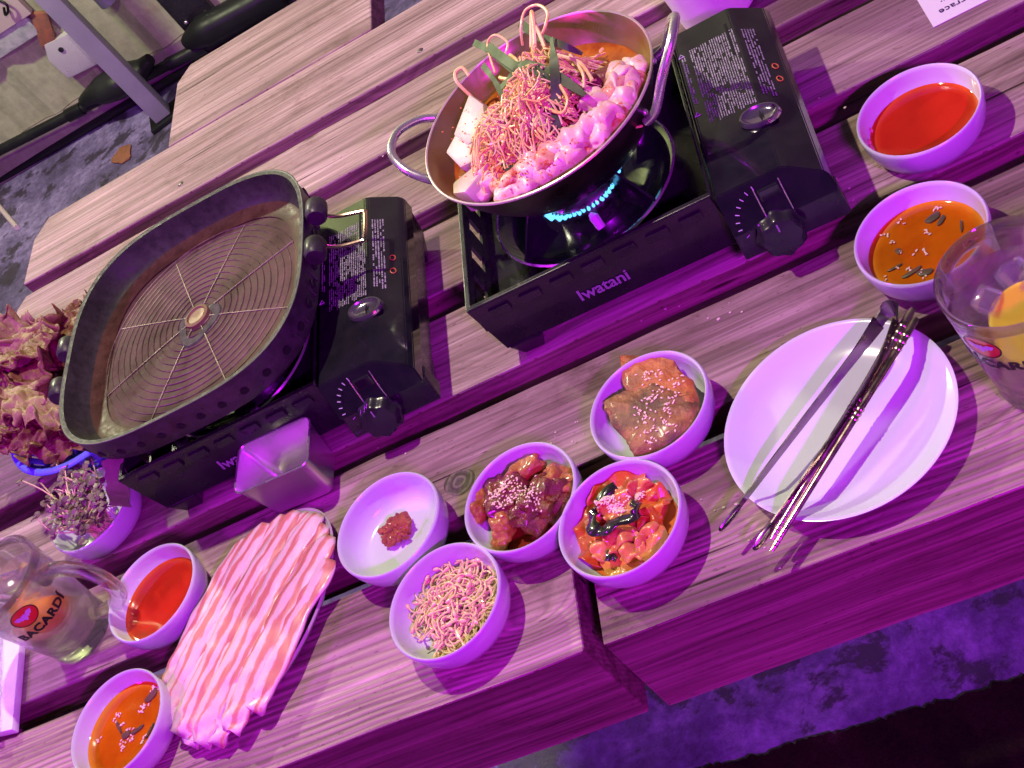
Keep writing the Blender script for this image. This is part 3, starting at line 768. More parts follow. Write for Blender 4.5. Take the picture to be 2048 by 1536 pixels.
M_chilli = food_mat('chilli_seasoning', (.45, .07, .02), (.62, .15, .05), ns=160, rough=.5, sss=.1, bmp=.8)
M_sprout = mat('bean_sprout', (.80, .68, .32), .34, c2=(.74, .40, .11), ns=60, coat=.2, sss=.3)
M_sprouth = mat('bean_head', (.80, .50, .20), .3, c2=(.72, .36, .16), ns=90, coat=.2)
M_chive = mat('chive_green', (.030, .060, .018), .5, c2=(.075, .125, .035), ns=60, spec=.3)
rnd = random.Random(3)
# chilli-red bed under everything so no gap shows bare pan
m = MB(); m.blob((0, 0, 0), (.073, .070, .026), 5, .25, 26, sub=4, amp2=.08, f2=160)
tag(m.build('seasoned_base', M_chilli, loc=(PC.x-.008, PC.y-.010, ZB)), 'chilli-coloured mass beneath the sprouts in the pan', 'stew', kind='stuff')
# offal pieces
def offal(px, py, z, ln, r, ang, bend, m_, seed, lab, el=0):
    c = at(px, py, z); P = []; rad = []
    dc = Vector((c.x-PC.x, c.y-PC.y)); lim = .0965-r*.9
    if dc.length > lim: dc *= lim/dc.length; c.x = PC.x+dc.x; c.y = PC.y+dc.y
    n = 16
    for i in range(n+1):
        t = i/n-.5; a = ang + bend*t
        P.append(Vector((0, 0, 0)) if i == 0 else P[-1] + Vector((math.cos(a), math.sin(a), el))*ln/n)
    ctr = sum(P, Vector())/len(P); P = [p_-ctr for p_ in P]
    for _ in range(40):
        if max(Vector((c.x+p_.x-PC.x, c.y+p_.y-PC.y)).length for p_ in P)+r*.8 < .0985: break
        c.x += (PC.x-c.x)*.03; c.y += (PC.y-c.y)*.03
    for i in range(n+1):
        e = min(1, math.sin(PI*(i+.7)/(n+1.4))*1.75)
        rad.append(r*e*(1.02+.34*noise.noise(Vector((i*.33, seed*3.3, 0)))))
    mb = MB(); mb.tube(P, rad, 14, flat=.85)
    for v in mb.bm.verts:
        v.co += Vector((noise.noise(v.co*120+Vector((seed, 0, 0))), noise.noise(v.co*120+Vector((0, seed, 5))), noise.noise(v.co*120+Vector((9, 0, seed)))))*r*.42
    o = mb.build('offal_piece', m_, loc=c, sub=1, angle=180)
    tag(o, lab, 'offal', 'offal pieces in the hotpot'); return o
OFL = ['small curl of offal lowest at the front left rim of the hotpot, beside the tofu', 'chilli-dusted offal piece just right of the lowest tofu block', 'chilli-dusted offal piece at the foot of the left sprout lobe', 'pale offal knob against the front rim, second from the tofu', 'pale offal piece at the middle of the front rim', 'curved offal piece tucked under the front edge of the sprouts', 'long pale offal tube lying along the front rim below centre', 'chilli-streaked offal tube right below the chive stub', 'long smooth offal tube slanting up the front right rim', 'long offal tube next up along the right front rim', 'short curl of offal touching the front of the sprout heap', 'broad white offal tube lying level in front of the purple chive', 'thin chilli-red offal tube against the inner front right wall', 'plump offal tube half way up the right rim', 'pale looped offal piece right of the violet chive', 'round white offal knob just below the dark maroon lump', 'chilli-red offal piece low at the right rim', 'pale offal tube near the right rim, level with the maroon lump', 'pale smooth offal piece pressed on the right rim', 'chilli-dusted offal tube nearest the right handle', 'curled offal piece right of the dark maroon lump', 'small curl of offal at the edge of the open broth', 'curled offal piece at the top of the pile, under the right handle', 'chilli-red offal piece touching the maroon lump', 'offal knob resting above the maroon lump', 'thin sliver of offal floating alone in the open broth', 'narrow chilli-red offal sliver closest to the right rim', 'short pale offal piece between tofu and sprouts']
specs = [(965,388,.140,.030,.0105,.3,1.2,0),(1000,372,.143,.028,.0110,1.2,1.6,1),(1035,352,.150,.034,.0105,.2,1.2,1),(1022,392,.144,.030,.011,-.2,1.,0),(1068,372,.146,.036,.0115,.4,.8,0),
 (1060,335,.152,.030,.0110,1.0,1.4,0),(1100,352,.148,.040,.0120,.8,.6,0),(1098,318,.154,.042,.0120,1.3,.5,1),(1130,330,.149,.044,.0125,.9,.5,0),(1160,300,.150,.044,.0120,.9,.9,0),
 (1125,290,.155,.030,.0100,.1,1.5,0),(1165,265,.156,.040,.0125,.35,.8,0),(1205,300,.148,.030,.0085,1.1,.8,1),(1222,275,.150,.034,.0115,1.0,1.2,0),(1212,240,.157,.034,.0120,.2,1.6,0),
 (1190,206,.156,.026,.0130,1.3,.6,0),(1243,245,.150,.030,.0110,.5,1.4,1),(1246,212,.152,.036,.0125,.5,1.0,0),(1268,200,.150,.030,.0120,1.1,.8,0),(1282,168,.149,.034,.0110,1.4,.8,1),
 (1262,160,.154,.030,.0115,.3,1.8,0),(1246,140,.148,.028,.0095,.1,1.4,0),(1276,142,.147,.028,.0100,1.2,1.6,0),(1228,178,.155,.030,.0115,.9,1.2,1),(1235,150,.157,.026,.0110,1.9,1.2,0),
 (1215,88,.128,.024,.0045,.7,1.8,1),(1295,150,.146,.024,.0085,1.5,.6,1),(975,360,.146,.024,.0095,1.7,.8,0)]
for i, (px, py, z, ln_, r, ang, bd_, k) in enumerate(specs):
    offal(px, py, z, ln_, r, ang, bd_, M_offal2 if k else M_offal, i+1, OFL[i])
c = at(1213, 160, .153)
m = MB(); m.blob((0, 0, 0), (.015, .012, .008), 8, .6, 90, sub=4, amp2=.15)
tag(m.build('dark_offal', M_meatd, loc=c), 'dark maroon lump of offal at the right of the hotpot', 'offal')
# tofu
def tofu(pts, z0, z1, lab):
    c = at(sum(p_[0] for p_ in pts)/len(pts), sum(p_[1] for p_ in pts)/len(pts), z1)
    P = [at(u, v, z1)-c for u, v in pts]
    mb = MB(); mb.prism([(p_.x, p_.y) for p_ in P], z0-z1, 0, .0028)
    for v in mb.bm.verts: v.co += Vector((noise.noise(v.co*70), noise.noise(v.co*70+Vector((3, 3, 3))), noise.noise(v.co*60+Vector((9, 1, 1)))))*.0012
    return mb
def tofu_o(pts, z0, z1, lab, tilt=(0, 0, 0)):
    c = at(sum(p_[0] for p_ in pts)/len(pts), sum(p_[1] for p_ in pts)/len(pts), z1)
    tag(tofu(pts, z0, z1, lab).build('tofu_slice', M_tofu, loc=c, rot=tilt, angle=30), lab, 'tofu', 'tofu in the hotpot')
tofu_o([(893, 355), (945, 325), (968, 352), (938, 392), (905, 385)], .126, .149, 'white block of tofu lowest at the left rim of the hotpot', (-.25, -.2, 0))
tofu_o([(884, 298), (925, 250), (965, 262), (968, 315), (912, 330)], .128, .152, 'white tofu slab leaning at the left of the hotpot', (.1, -.25, 0))
tofu_o([(895, 262), (945, 192), (975, 215), (972, 268), (925, 285)], .132, .158, 'tofu slab half buried under the bean sprouts', (.1, -.3, 0))
# bean sprout heap
def strand(m, base, h0, length, r, rn, up=.5, segs=12, head=True, curl=1.0):
    p_ = Vector(base); a = rn.uniform(0, 2*PI); el = rn.uniform(-.2, up)
    P = [p_.copy()]; da = rn.uniform(-.55, .55)*curl; de = rn.uniform(-.30, .12)
    for _ in range(segs):
        d_ = Vector((math.cos(a)*math.cos(el), math.sin(a)*math.cos(el), math.sin(el)))
        p_ = p_ + d_*length/segs; a += da+rn.uniform(-.15, .15); el += de
        el = max(-.9, min(1.2, el))
        P.append(p_.copy())
    return P
def hill(x, y, lobes):
    return max(h*math.exp(-((x-cx_)**2+(y-cy_)**2)/(2*s_*s_)) for cx_, cy_, h, s_ in lobes)
c1, c2_, c3_ = at(1085, 215, .165)-PC, at(1022, 275, .155)-PC, at(1092, 150, .17)-PC
lobes = [(c1.x, c1.y, .072, .034), (c2_.x, c2_.y, .054, .030), (c3_.x, c3_.y, .068, .023)]
def heap(name, nstr, cx_, cy_, zb, lobes, rad, length, r, seed, mats, ytop=None):
    rn = random.Random(seed); m = MB()
    for k in range(nstr):
        while True:
            x, y = rn.gauss(0, rad), rn.gauss(0, rad)
            lb = rn.choice(lobes); x += lb[0]; y += lb[1]
            if (x-cx_)**2+(y-cy_)**2 < (rad*3)**2: break
        z = zb + hill(x, y, lobes)*rn.uniform(.75, 1.0)
        P = strand(m, (x, y, z), 0, length*rn.uniform(.6, 1.2), r, rn, .5)
        ctr = P[len(P)//2]; off = Vector((x, y, z))-ctr
        P = [p_+off for p_ in P]
        for i, p_ in enumerate(P):
            hz = zb + hill(p_.x, p_.y, lobes)
            p_.z = max(hz*.995-.002, min(p_.z, hz+.012))
        m.mi = 0
        rr_ = r*rn.uniform(.75, 1.2)
        m.tube(P, [rr_*(.55+.45*min(1, (len(P)-1-i)/3)) for i in range(len(P))], 5)
        if rn.random() < .55:
            m.mi = 1
            d_ = (P[0]-P[1]).normalized()
            M = d_.to_track_quat('X', 'Z').to_matrix()
            m.blob(P[0]+d_*r*1.5, (r*2.9, r*1.6, r*1.5), k, .1, sub=1, M=M, amp2=0)
    return m
m = heap('bean_sprouts', 620, c1.x, c1.y, .121-.088, lobes, .020, .062, .00082, 11, None)
# tall loops standing out of the heap
def loop(pts, r=.0013):
    m.mi = 0
    P = spline([at(u, v, z)-PC for u, v, z in pts], 7); m.tube(P, r, 6)
loop([(1045, 90, .185), (1042, 55, .20), (1050, 22, .205), (1075, 10, .205), (1095, 25, .205), (1090, 55, .20), (1080, 75, .19)])
loop([(1063, 95, .19), (1063, 25, .205), (1068, 50, .20), (1070, 95, .19)], .0018)
loop([(1068, 45, .20), (1080, 70, .195), (1090, 95, .19)], .0018)
loop([(945, 195, .155), (915, 165, .17), (911, 145, .175), (925, 136, .175), (938, 152, .17)], .0016)
loop([(990, 145, .18), (975, 90, .19), (990, 70, .195), (1015, 85, .19), (1010, 110, .185)], .0011)
loop([(1020, 110, .19), (1035, 125, .19), (1030, 155, .188), (1012, 158, .186), (1000, 155, .184)], .0017)
for pts in ([(1035, 195, .182), (1045, 240, .172), (1060, 300, .160)], [(1030, 205, .18), (1035, 255, .17), (1050, 305, .16)], [(1065, 190, .185), (1062, 225, .178), (1080, 262, .170), (1105, 275, .165)],
            [(1120, 170, .185), (1135, 200, .18), (1125, 225, .176), (1100, 220, .176)], [(1165, 190, .17), (1135, 165, .178), (1115, 145, .182)], [(1150, 230, .165), (1128, 215, .172), (1100, 205, .178)],
            [(1115, 110, .185), (1160, 125, .178), (1185, 160, .170)], [(1140, 110, .18), (1165, 145, .176), (1168, 175, .17)], [(955, 260, .165), (965, 245, .170), (990, 242, .172)],
            [(975, 300, .16), (990, 275, .168), (1015, 270, .17)], [(985, 320, .155), (1005, 295, .165), (1000, 265, .17)]):
    loop(pts, .0015)
tag(m.build('bean_sprouts', [M_sprout, M_sprouth], loc=PC), 'tangled heap of bean sprouts rising from the middle of the hotpot', 'bean sprouts', kind='stuff')
# chives
LBC = [('long dark chive leaf bent over the sprouts towards the right', [(975, 92, .19), (1030, 132, .192), (1050, 128, .194), (1110, 150, .190), (1170, 190, .176)], .0040),
       ('violet-lit chive leaf standing upright in the sprouts', [(1112, 262, .165), (1112, 215, .176), (1110, 150, .192), (1103, 75, .205)], .0040),
       ('chive leaf arching down the left of the sprout heap', [(965, 130, .185), (985, 155, .184), (1005, 190, .178), (1030, 240, .168), (1058, 300, .155)], .0026),
       ('light green split end of a chive leaf in the sprout heap', [(1002, 175, .186), (1030, 145, .192), (1050, 128, .196), (1085, 150, .193), (1108, 168, .186)], .0034),
       ('dark chive stub in front of the tall sprout loop', [(1040, 46, .19), (1060, 62, .188), (1085, 82, .182)], .0036),
       ('dark chive leaf lying against the bare rim behind the broth', [(1085, 75, .17), (1120, 88, .165), (1165, 108, .15)], .0030),
       ('chive leaf poking out left of the sprout heap', [(948, 85, .186), (975, 98, .188), (1000, 118, .185), (1035, 150, .180)], .0030),
       ('short chive leaf deep between sprouts and offal', [(1055, 260, .163), (1072, 285, .158), (1085, 312, .152)], .0036),
       ('chive leaf showing low in the left sprout lobe', [(985, 325, .152), (1015, 335, .154), (1045, 345, .152)], .0030)]
for lab, pts, hw in LBC:
    c = at(*pts[0]); P = [p_-c for p_ in spline([at(*q_) for q_ in pts], 6)]
    m = MB(); sd = Vector((.4, .6, .7)); n_ = len(P)
    m.ribbon(P, [hw*(.5+.5*min(1, (n_-1-i)/4)) for i in range(n_)], .0006, [(Vector((.5, .5, .3)) + .25*Vector((math.sin(i*.7), math.cos(i*.5), 0))) for i in range(n_)])
    tag(m.build('chive_leaf', M_chive, loc=c), lab, 'chive', 'chives in the hotpot')
# seasoning powder specks on tofu and offal
m = MB(); rn = random.Random(8)
for k in range(320):
    u, v = rn.gauss(1030, 55), rn.gauss(300, 45)
    p_ = at(u, v, .158+.006*rn.random())-PC
    if (p_.x**2+p_.y**2) < .095**2: m.blob(p_, (.0009, .0008, .0006), k, .3, sub=1, amp2=0)
m.build('chilli_flakes', M_chilli); bpy.data.objects['chilli_flakes'].location = PC
tag(bpy.data.objects['chilli_flakes'], 'fine red chilli flakes scattered over the hotpot', 'chilli flakes', kind='stuff')

# ------------------------------------------------------------ bowls
BP = [(0, .0060), (.033, .0060), (.0385, .0080), (.0428, .0140), (.0455, .0220), (.0468, .0290), (.0475, .0318), (.0487, .0328), (.0498, .0320), (.0501, .0295), (.0496, .0220), (.0478, .0130), (.0445, .0060), (.0385, .0018), (.0350, 0), (.0335, .0014), (0, .0014)]
bowls = {'A': ((.0279, .8418), 'white bowl of plain red sauce at the far right of the table'),
         'B': ((-.0086, .7172), 'white bowl of seeded soy dip partly behind the right glass mug'),
         'C': ((-.4820, .6640), 'white bowl holding one small lump of soybean paste'),
         'D': ((-.3591, .6351), 'white bowl of dark glazed fried chicken with sesame'),
         'E': ((-.2809, .5789), 'white bowl of kimchi with a strip of dark seaweed'),
         'F': ((-.2411, .6700), 'white bowl with a browned pancake sticking over its rim'),
         'G': ((-.7373, .7026), 'white bowl of plain red sauce beside the left glass mug'),
         'H': ((-.7599, .5792), 'white bowl of seeded soy dip in the bottom left corner'),
         'I': ((-.4327, .5690), 'white bowl of pale seasoned bean sprouts at the front edge'),
         'K': ((-.833, .842), 'white bowl of dark-leaved young sprouts half under the griddle')}
m = MB(); m.lathe(BP, 80)
B0 = m.build('side_bowl', M_cer, angle=60)
first = True
for k, (xy, lab) in bowls.items():
    o = B0 if first else copy_tree(B0)
    o.location = (xy[0], xy[1], 0); o.rotation_euler = (0, 0, 0)
    tag(o, lab, 'bowl', 'small white side dish bowls'); first = False
def liquid(k, z, r, m_, lab, name, cat):
    x, y = bowls[k][0]
    m = MB(); m.lathe([(0, 0), (r*.5, 0), (r*.93, 0), (r, .0007), (r+.0006, .0012), (r-.004, -.006)], 72)
    return tag(m.build(name, m_, loc=(x, y, z)), lab, cat)
def meniscus(m_, thin):
    nt = m_.node_tree; b = nt.nodes['Principled BSDF']; l = b.inputs['Base Color'].links[0].from_socket
    v = objco(nt, seeded=False); ln = nd(nt, 'ShaderNodeVectorMath', {0: v}, operation='LENGTH').outputs['Value']
    f = math_(nt, 'ADD', ln, math_(nt, 'MULTIPLY', math_(nt, 'SUBTRACT', noise_t(nt, v, 55, 4), .5), .006))
    nt.links.new(mix(nt, ramp(nt, f, [(.0375, (0, 0, 0)), (.0435, (.8, .8, .8))]), l, c4(thin)), b.inputs['Base Color'])
meniscus(M_red, (.62, .10, .02)); meniscus(M_soy, (.70, .30, .02))
liquid('A', .0150, .0430, M_red, 'smooth bright red sauce filling the bowl at the far right', 'red_sauce', 'sauce')
liquid('G', .0150, .0430, M_red, 'smooth bright red sauce in the bowl next to the left mug', 'red_sauce', 'sauce')
liquid('B', .0155, .0433, M_soy, 'orange-brown soy dip in the bowl behind the right mug', 'soy_dip', 'sauce')
liquid('H', .0165, .0436, M_soy, 'orange-brown soy dip in the bowl at the bottom left', 'soy_dip', 'sauce')
# splash stains inside bowl A
m = MB(); rn = random.Random(2)
for k in range(9):
    a = math.radians(rn.uniform(150, 205)); z = rn.uniform(.0165, .0225)
    r = .0420 + (z-.014)*.34
    m.blob((r*math.cos(a)-.0003, r*math.sin(a), z), (.0012, .0030, .0016), k, .5, 300, sub=2)
tag(m.build('sauce_splash', mat('pink_sauce_film', (.78, .30, .30), .25), loc=(bowls['A'][0][0], bowls['A'][0][1], 0)), 'thin pink splashes of sauce up the bowl wall', 'sauce')
M_ses = mat('sesame_seed', (.72, .52, .36), .5, c2=(.8, .62, .45), ns=30)
M_scal = mat('chilli_ring', (.07, .07, .03), .35, c2=(.14, .07, .04), ns=60, coat=.3)
def seeds(name, c, places, lab, n, sp, zf, seed, size=.0011):
    rn = random.Random(seed); m = MB()
    for k in range(n):
        pc = rn.choice(places); x, y = rn.gauss(pc[0], sp), rn.gauss(pc[1], sp)
        a = rn.uniform(0, PI); M = Matrix.Rotation(a, 3, 'Z') @ Matrix.Rotation(rn.uniform(-.4, .4), 3, 'Y')
        z = zf(x, y)
        if z is None: continue
        m.blob((x, y, z), (size*1.35, size*.75, size*.55), 1, 0, sub=1, M=M, amp2=0)
    return tag(m.build(name, M_ses, loc=c), lab, 'sesame seeds', kind='stuff')
def loc_of(k, u, v, z): p_ = at(u, v, z); return (p_.x-bowls[k][0][0], p_.y-bowls[k][0][1])
zl = lambda zz, R: (lambda x, y: zz if x*x+y*y < R*R else None)
cB = (bowls['B'][0][0], bowls['B'][0][1], 0)
seeds('sesame_seeds', cB, [loc_of('B', *q_, .016) for q_ in ((1785, 485), (1800, 503), (1832, 505), (1850, 503), (1880, 418), (1870, 418), (1822, 535), (1840, 545), (1850, 552), (1795, 535), (1770, 557), (1857, 465), (1802, 445), (1770, 475))], 'sesame seeds floating in the soy dip behind the right mug', 46, .0014, zl(.0163, .042), 1)
cH = (bowls['H'][0][0], bowls['H'][0][1], 0)
seeds('sesame_seeds', cH, [loc_of('H', *q_, .017) for q_ in ((235, 1430), (243, 1450), (256, 1460), (242, 1485), (246, 1493), (268, 1462), (290, 1470), (285, 1420), (290, 1412), (232, 1440), (195, 1480), (305, 1375), (318, 1372), (285, 1482), (262, 1478))], 'sesame seeds clustered on the soy dip at the bottom left', 90, .0016, zl(.0173, .0425), 2)
def bits(k, z, items, lab, grp):
    for n_, (u, v, ln_, wd, a) in enumerate(items):
        p_ = at(u, v, z)
        m = MB(); m.prism([(ln_*math.cos(t)*(1+.15*math.sin(3*t)), wd*math.sin(t)*(1+.2*math.cos(2*t))) for t in [i*PI/7 for i in range(14)]], -.0006, .0008, .0003)
        tag(m.build('chilli_slice', M_scal, loc=p_, rot=(0, 0, a)), lab[n_], 'chilli slice', grp)
bits('B', .0160, [(1866, 436, .0062, .0040, .3), (1883, 441, .0050, .0022, .8), (1923, 452, .0060, .0012, 1.3), (1797, 503, .0020, .0035, .2), (1824, 545, .0080, .0022, .2), (1850, 545, .0060, .0035, -.3), (1790, 536, .0060, .0012, .1)], ['large oval chilli slice at the top of the right soy dip', 'thin tail of chilli beside the large slice in the right soy dip', 'upright sliver of chilli near the mug in the right soy dip', 'tiny green chilli chip at the left of the right soy dip', 'long chilli slice at the bottom of the right soy dip', 'round chilli slice at the bottom beside the right mug', 'thin chilli sliver at the lower left of the right soy dip'], 'chilli slices in the right soy dip')
bits('H', .0172, [(238, 1455, .0014, .0090, .5), (275, 1460, .0070, .0022, .3), (252, 1470, .0045, .0040, .1), (300, 1462, .0070, .0014, 1.0), (303, 1392, .0070, .0045, .6)], ['narrow upright chilli slice in the middle of the left soy dip', 'long green chilli slice lying level in the left soy dip', 'round dark chilli piece among seeds in the left soy dip', 'thin chilli sliver against the right wall of the left soy dip', 'broad soft chilli slice at the top of the left soy dip'], 'chilli slices in the left soy dip')
# C: paste
c = at(797, 1062, .009)
m = MB()
m.blob((0, 0, .002), (.0135, .0125, .0065), 4, .55, 110, sub=4, amp2=.30, f2=380)
for k in range(34):
    a = k*2.4; r = .0140*math.sqrt((k+.5)/34)
    m.blob((r*math.cos(a), r*math.sin(a)*.95, .003+.003*(1-r/.014)), (.0034+.0012*math.sin(k*2.1), .0028, .0030), k+3, .7, 240, sub=3, amp2=.35, f2=520)
tag(m.build('soybean_paste', food_mat('ssamjang_paste', (.20, .030, .008), (.36, .075, .022), ns=130, rough=.5, sss=.1, bmp=1.0), loc=c), 'small rough lump of red-brown soybean paste on the bowl floor', 'paste')
# D: chicken
M_glaze = food_mat('dark_glaze', (.085, .008, .006), (.17, .018, .010), ns=130, rough=.30, sss=.0, coat=.12, bmp=1.0)
M_crust = food_mat('fried_crust', (.28, .075, .012), (.42, .15, .03), ns=110, rough=.35, sss=.15, coat=.4, bmp=.9)
def lump(name, u, v, z, rad, rz, seed, m_, lab, cat, grp=None, amp=.55, fq=95):
    c = at(u, v, z); m = MB(); m.blob((0, 0, 0), rad, seed, amp, fq, Matrix.Rotation(rz, 3, 'Z'), sub=4, amp2=.16, f2=300)
    return tag(m.build(name, m_, loc=c), lab, cat, grp)
gD = 'fried chicken pieces in one bowl'
lump('chicken_piece', 1082, 1010, .022, (.024, .020, .014), .5, 2, M_glaze, 'largest dark-glazed chicken piece at the lower right of its bowl', 'fried chicken', gD)
lump('chicken_piece', 1015, 1000, .021, (.019, .024, .013), .2, 5, M_glaze, 'dark-glazed chicken piece covered in sesame at the left of its bowl', 'fried chicken', gD)
lump('chicken_piece', 1110, 970, .020, (.016, .017, .012), .9, 9, M_crust, 'bare reddish fried chicken piece at the upper right of its bowl', 'fried chicken', gD)
lump('chicken_piece', 1048, 950, .019, (.020, .012, .011), .6, 12, M_crust, 'orange-brown fried chicken piece at the top of its bowl', 'fried chicken', gD)
lump('chicken_piece', 960, 1015, .019, (.008, .016, .010), -.2, 15, M_crust, 'narrow orange crusted chicken piece at the left edge of its bowl', 'fried chicken', gD)
lump('chicken_piece', 1004, 1045, .022, (.010, .012, .009), .4, 18, M_crust, 'smooth orange tip of fried chicken in the middle front of its bowl', 'fried chicken', gD, .2)
lump('chicken_piece', 1003, 1075, .017, (.011, .009, .008), .4, 21, M_crust, 'small round brown chicken piece lowest in its bowl', 'fried chicken', gD)
m = MB(); m.lathe([(0, .013), (.0355, .013), (.036, .012)], 50); tag(m.build('chicken_glaze', mat('pooled_glaze', (.20, .02, .008), .1, coat=.5), loc=(bowls['D'][0][0]+.004, bowls['D'][0][1]-.006, -.0045)), 'dark red glaze pooled under the fried chicken', 'sauce')
def ray_h(objs, default):
    from mathutils.bvhtree import BVHTree
    bvs = []
    for o in objs:
        me = o.data; Mw = Matrix.LocRotScale(o.location, o.rotation_euler, None)
        bvs.append(BVHTree.FromPolygons([Mw @ v.co for v in me.vertices], [tuple(p_.vertices) for p_ in me.polygons]))
    def f(x, y):
        best = None
        for bv in bvs:
            h = bv.ray_cast(Vector((x, y, .3)), Vector((0, 0, -1)))[0]
            if h is not None and (best is None or h.z > best): best = h.z
        return best if best is not None else default
    return f
hD = ray_h([o for o in bpy.data.objects if o.name.startswith('chicken_piece')], None)
cD = (bowls['D'][0][0], bowls['D'][0][1], 0)
def on(f, c, up=.0003): return lambda x, y: (lambda z: None if z is None else z+up)(f(x+c[0], y+c[1]))
seeds('sesame_seeds', cD, [loc_of('D', *q_, .032) for q_ in ((1012, 965), (1022, 985), (1005, 1008), (1060, 975), (1066, 990), (1040, 1000), (1000, 985), (985, 990), (1030, 970), (1065, 1010))], 'pale sesame seeds sprinkled on the dark glazed chicken', 210, .0045, on(hD, cD), 5, .00095)
# E: kimchi
M_kim = food_mat('kimchi_leaf', (.40, .050, .006), (.58, .15, .02), c3=(.66, .31, .05), ns=40, rough=.3, sss=.2, coat=.25, bmp=.8)
M_kimw = food_mat('kimchi_rib', (.54, .15, .035), (.64, .29, .09), ns=35, rough=.3, sss=.25, coat=.25, bmp=.6)
def leaf(name, c, lx, ly, rz, seed, m_, lab, cat, grp, ruf=.003, fold=.004, tx=0, ty=0, n=16, th=.0016, sub=1):
    mb = MB(); g = []
    for i in range(n+1):
        row = []
        for j in range(n+1):
            u, v = i/n*2-1, j/n*2-1
            ed = 1+.16*noise.noise(Vector((u*2+seed, v*2, seed)))
            k = math.sqrt(1-.42*v*v)*ed; k2 = math.sqrt(1-.42*u*u)*ed
            x, y = u*k*lx, v*k2*ly
            e = max(abs(u), abs(v))
            z = fold*noise.noise(Vector((u*1.3+seed*3, v*1.3, 1)))*2 + ruf*(e**2)*math.sin(5*math.atan2(v, u)+seed) + ruf*.5*noise.noise(Vector((u*3, v*3, seed)))
            row.append(mb.bm.verts.new((x, y, z)))
        g.append(row)
    for i in range(n):
        for j in range(n): mb.face([g[i][j], g[i+1][j], g[i+1][j+1], g[i][j+1]])
    o = mb.build(name, m_, loc=c, rot=(tx, ty, rz), angle=180)
    md = o.modifiers.new('thick', 'SOLIDIFY'); md.thickness = th; md.offset = 0
    if sub: md = o.modifiers.new('s', 'SUBSURF'); md.levels = sub; md.render_levels = sub
    return tag(o, lab, cat, grp)
gE = 'kimchi pieces in one bowl'
for i, (u, v, z, lx, ly, rz, k, lab, tx, ty) in enumerate([
    (1215, 1060, .014, .030, .026, .3, 0, 'broad bottom layer of red kimchi leaf spread over the bowl', 0, 0),
    (1262, 1100, .015, .026, .022, .8, 0, 'red kimchi leaf under the others at the lower right of the bowl', 0, 0),
    (1235, 985, .020, .026, .018, .5, 0, 'orange kimchi leaf with a yellow edge at the top of the bowl', .2, 0),
    (1185, 1055, .016, .014, .020, .1, 0, 'glossy red kimchi leaf at the left side of the bowl', 0, .2),
    (1290, 1010, .019, .020, .016, .4, 0, 'orange-red kimchi leaf at the right side of the bowl', -.2, .2),
    (1248, 1058, .023, .018, .012, .55, 1, 'thick pink kimchi rib across the centre under the seaweed', .1, 0),
    (1232, 1010, .025, .013, .013, .2, 1, 'pale folded kimchi piece beneath the seeds', 0, 0),
    (1215, 1095, .020, .013, .010, .1, 1, 'square pale kimchi piece below the seaweed', 0, 0),
    (1262, 1090, .021, .010, .013, .2, 1, 'square-cut kimchi rib at the lower centre of the bowl', 0, .15),
    (1300, 1085, .020, .016, .010, .9, 1, 'curled kimchi rib near the lower right rim of the bowl', .4, 0),
    (1280, 985, .021, .012, .010, .3, 1, 'curled pink kimchi piece near the top right of the bowl', .5, 0),
    (1300, 1045, .021, .010, .012, .2, 0, 'dark red crumpled kimchi leaf right of the seaweed', .5, .4)]):
    leaf('kimchi_piece', at(u, v, z), lx, ly, rz, i+2, M_kimw if k else M_kim, lab, 'kimchi', gE, .0026, .0036, tx, ty, th=.0028 if k else .0014)
liquid('E', .0095, .0385, mat('kimchi_brine', (.80, .22, .07), .1, c2=(.74, .16, .04), ns=25, coat=.3), 'thin orange brine under the kimchi', 'kimchi_brine', 'brine')
M_weed = mat('dark_seaweed', (.012, .018, .010), .22, c2=(.030, .036, .020), ns=90, coat=.6, bmp=.5, bd=.001)
def strip(name, pts, hw, m_, lab, cat, flat=.35, r=None):
    c = at(*pts[0]); P = [p_-c for p_ in spline([at(*q_) for q_ in pts], 6)]; n_ = len(P)
    m = MB(); m.tube(P, [hw*(.6+.4*math.sin(PI*(i+.8)/(n_+.6)))*(1+.25*noise.noise(Vector((i*.7, hw*999, 0)))) for i in range(n_)], 8, flat=flat)
    return tag(m.build(name, m_, loc=c), lab, cat)
def weed(name, pts, hw, m_, lab, cat, flat=.35):
    c = at(*pts[0]); P = [p_-c for p_ in spline([at(*q_) for q_ in pts], 9)]; n_ = len(P)
    m = MB(); m.ribbon([p_+Vector((0, 0, .0010*math.sin(i*.35))) for i, p_ in enumerate(P)], [hw*(.55+.45*math.sin(PI*(i+.8)/(n_+.6)))*(1+.8*noise.noise(Vector((i*.12, hw*999, 0)))) for i in range(n_)], .0012,
        [Vector((.5+.7*noise.noise(Vector((i*.06, 2, 0))), .6, .9*noise.noise(Vector((i*.08, 7, 0))))) for i in range(n_)])
    return tag(m.build(name, m_, loc=c, angle=180), lab, cat)
weed('seaweed_strip', [(1232, 972, .027), (1195, 1010, .028), (1184, 1040, .028), (1190, 1060, .029), (1212, 1058, .031), (1240, 1042, .032), (1268, 1032, .032), (1278, 1012, .031), (1262, 1005, .031)], .0052, M_weed, 'dark green seaweed strip folded over the kimchi', 'seaweed', .35)
weed('seaweed_flake', [(1212, 1118, .022), (1222, 1112, .023), (1232, 1118, .022)], .0038, M_weed, 'small dark seaweed flake at the bottom of the kimchi bowl', 'seaweed', .5)
cE = (bowls['E'][0][0], bowls['E'][0][1], 0)
hE = ray_h([o for o in bpy.data.objects if o.name.startswith('kimchi_piece')], None)
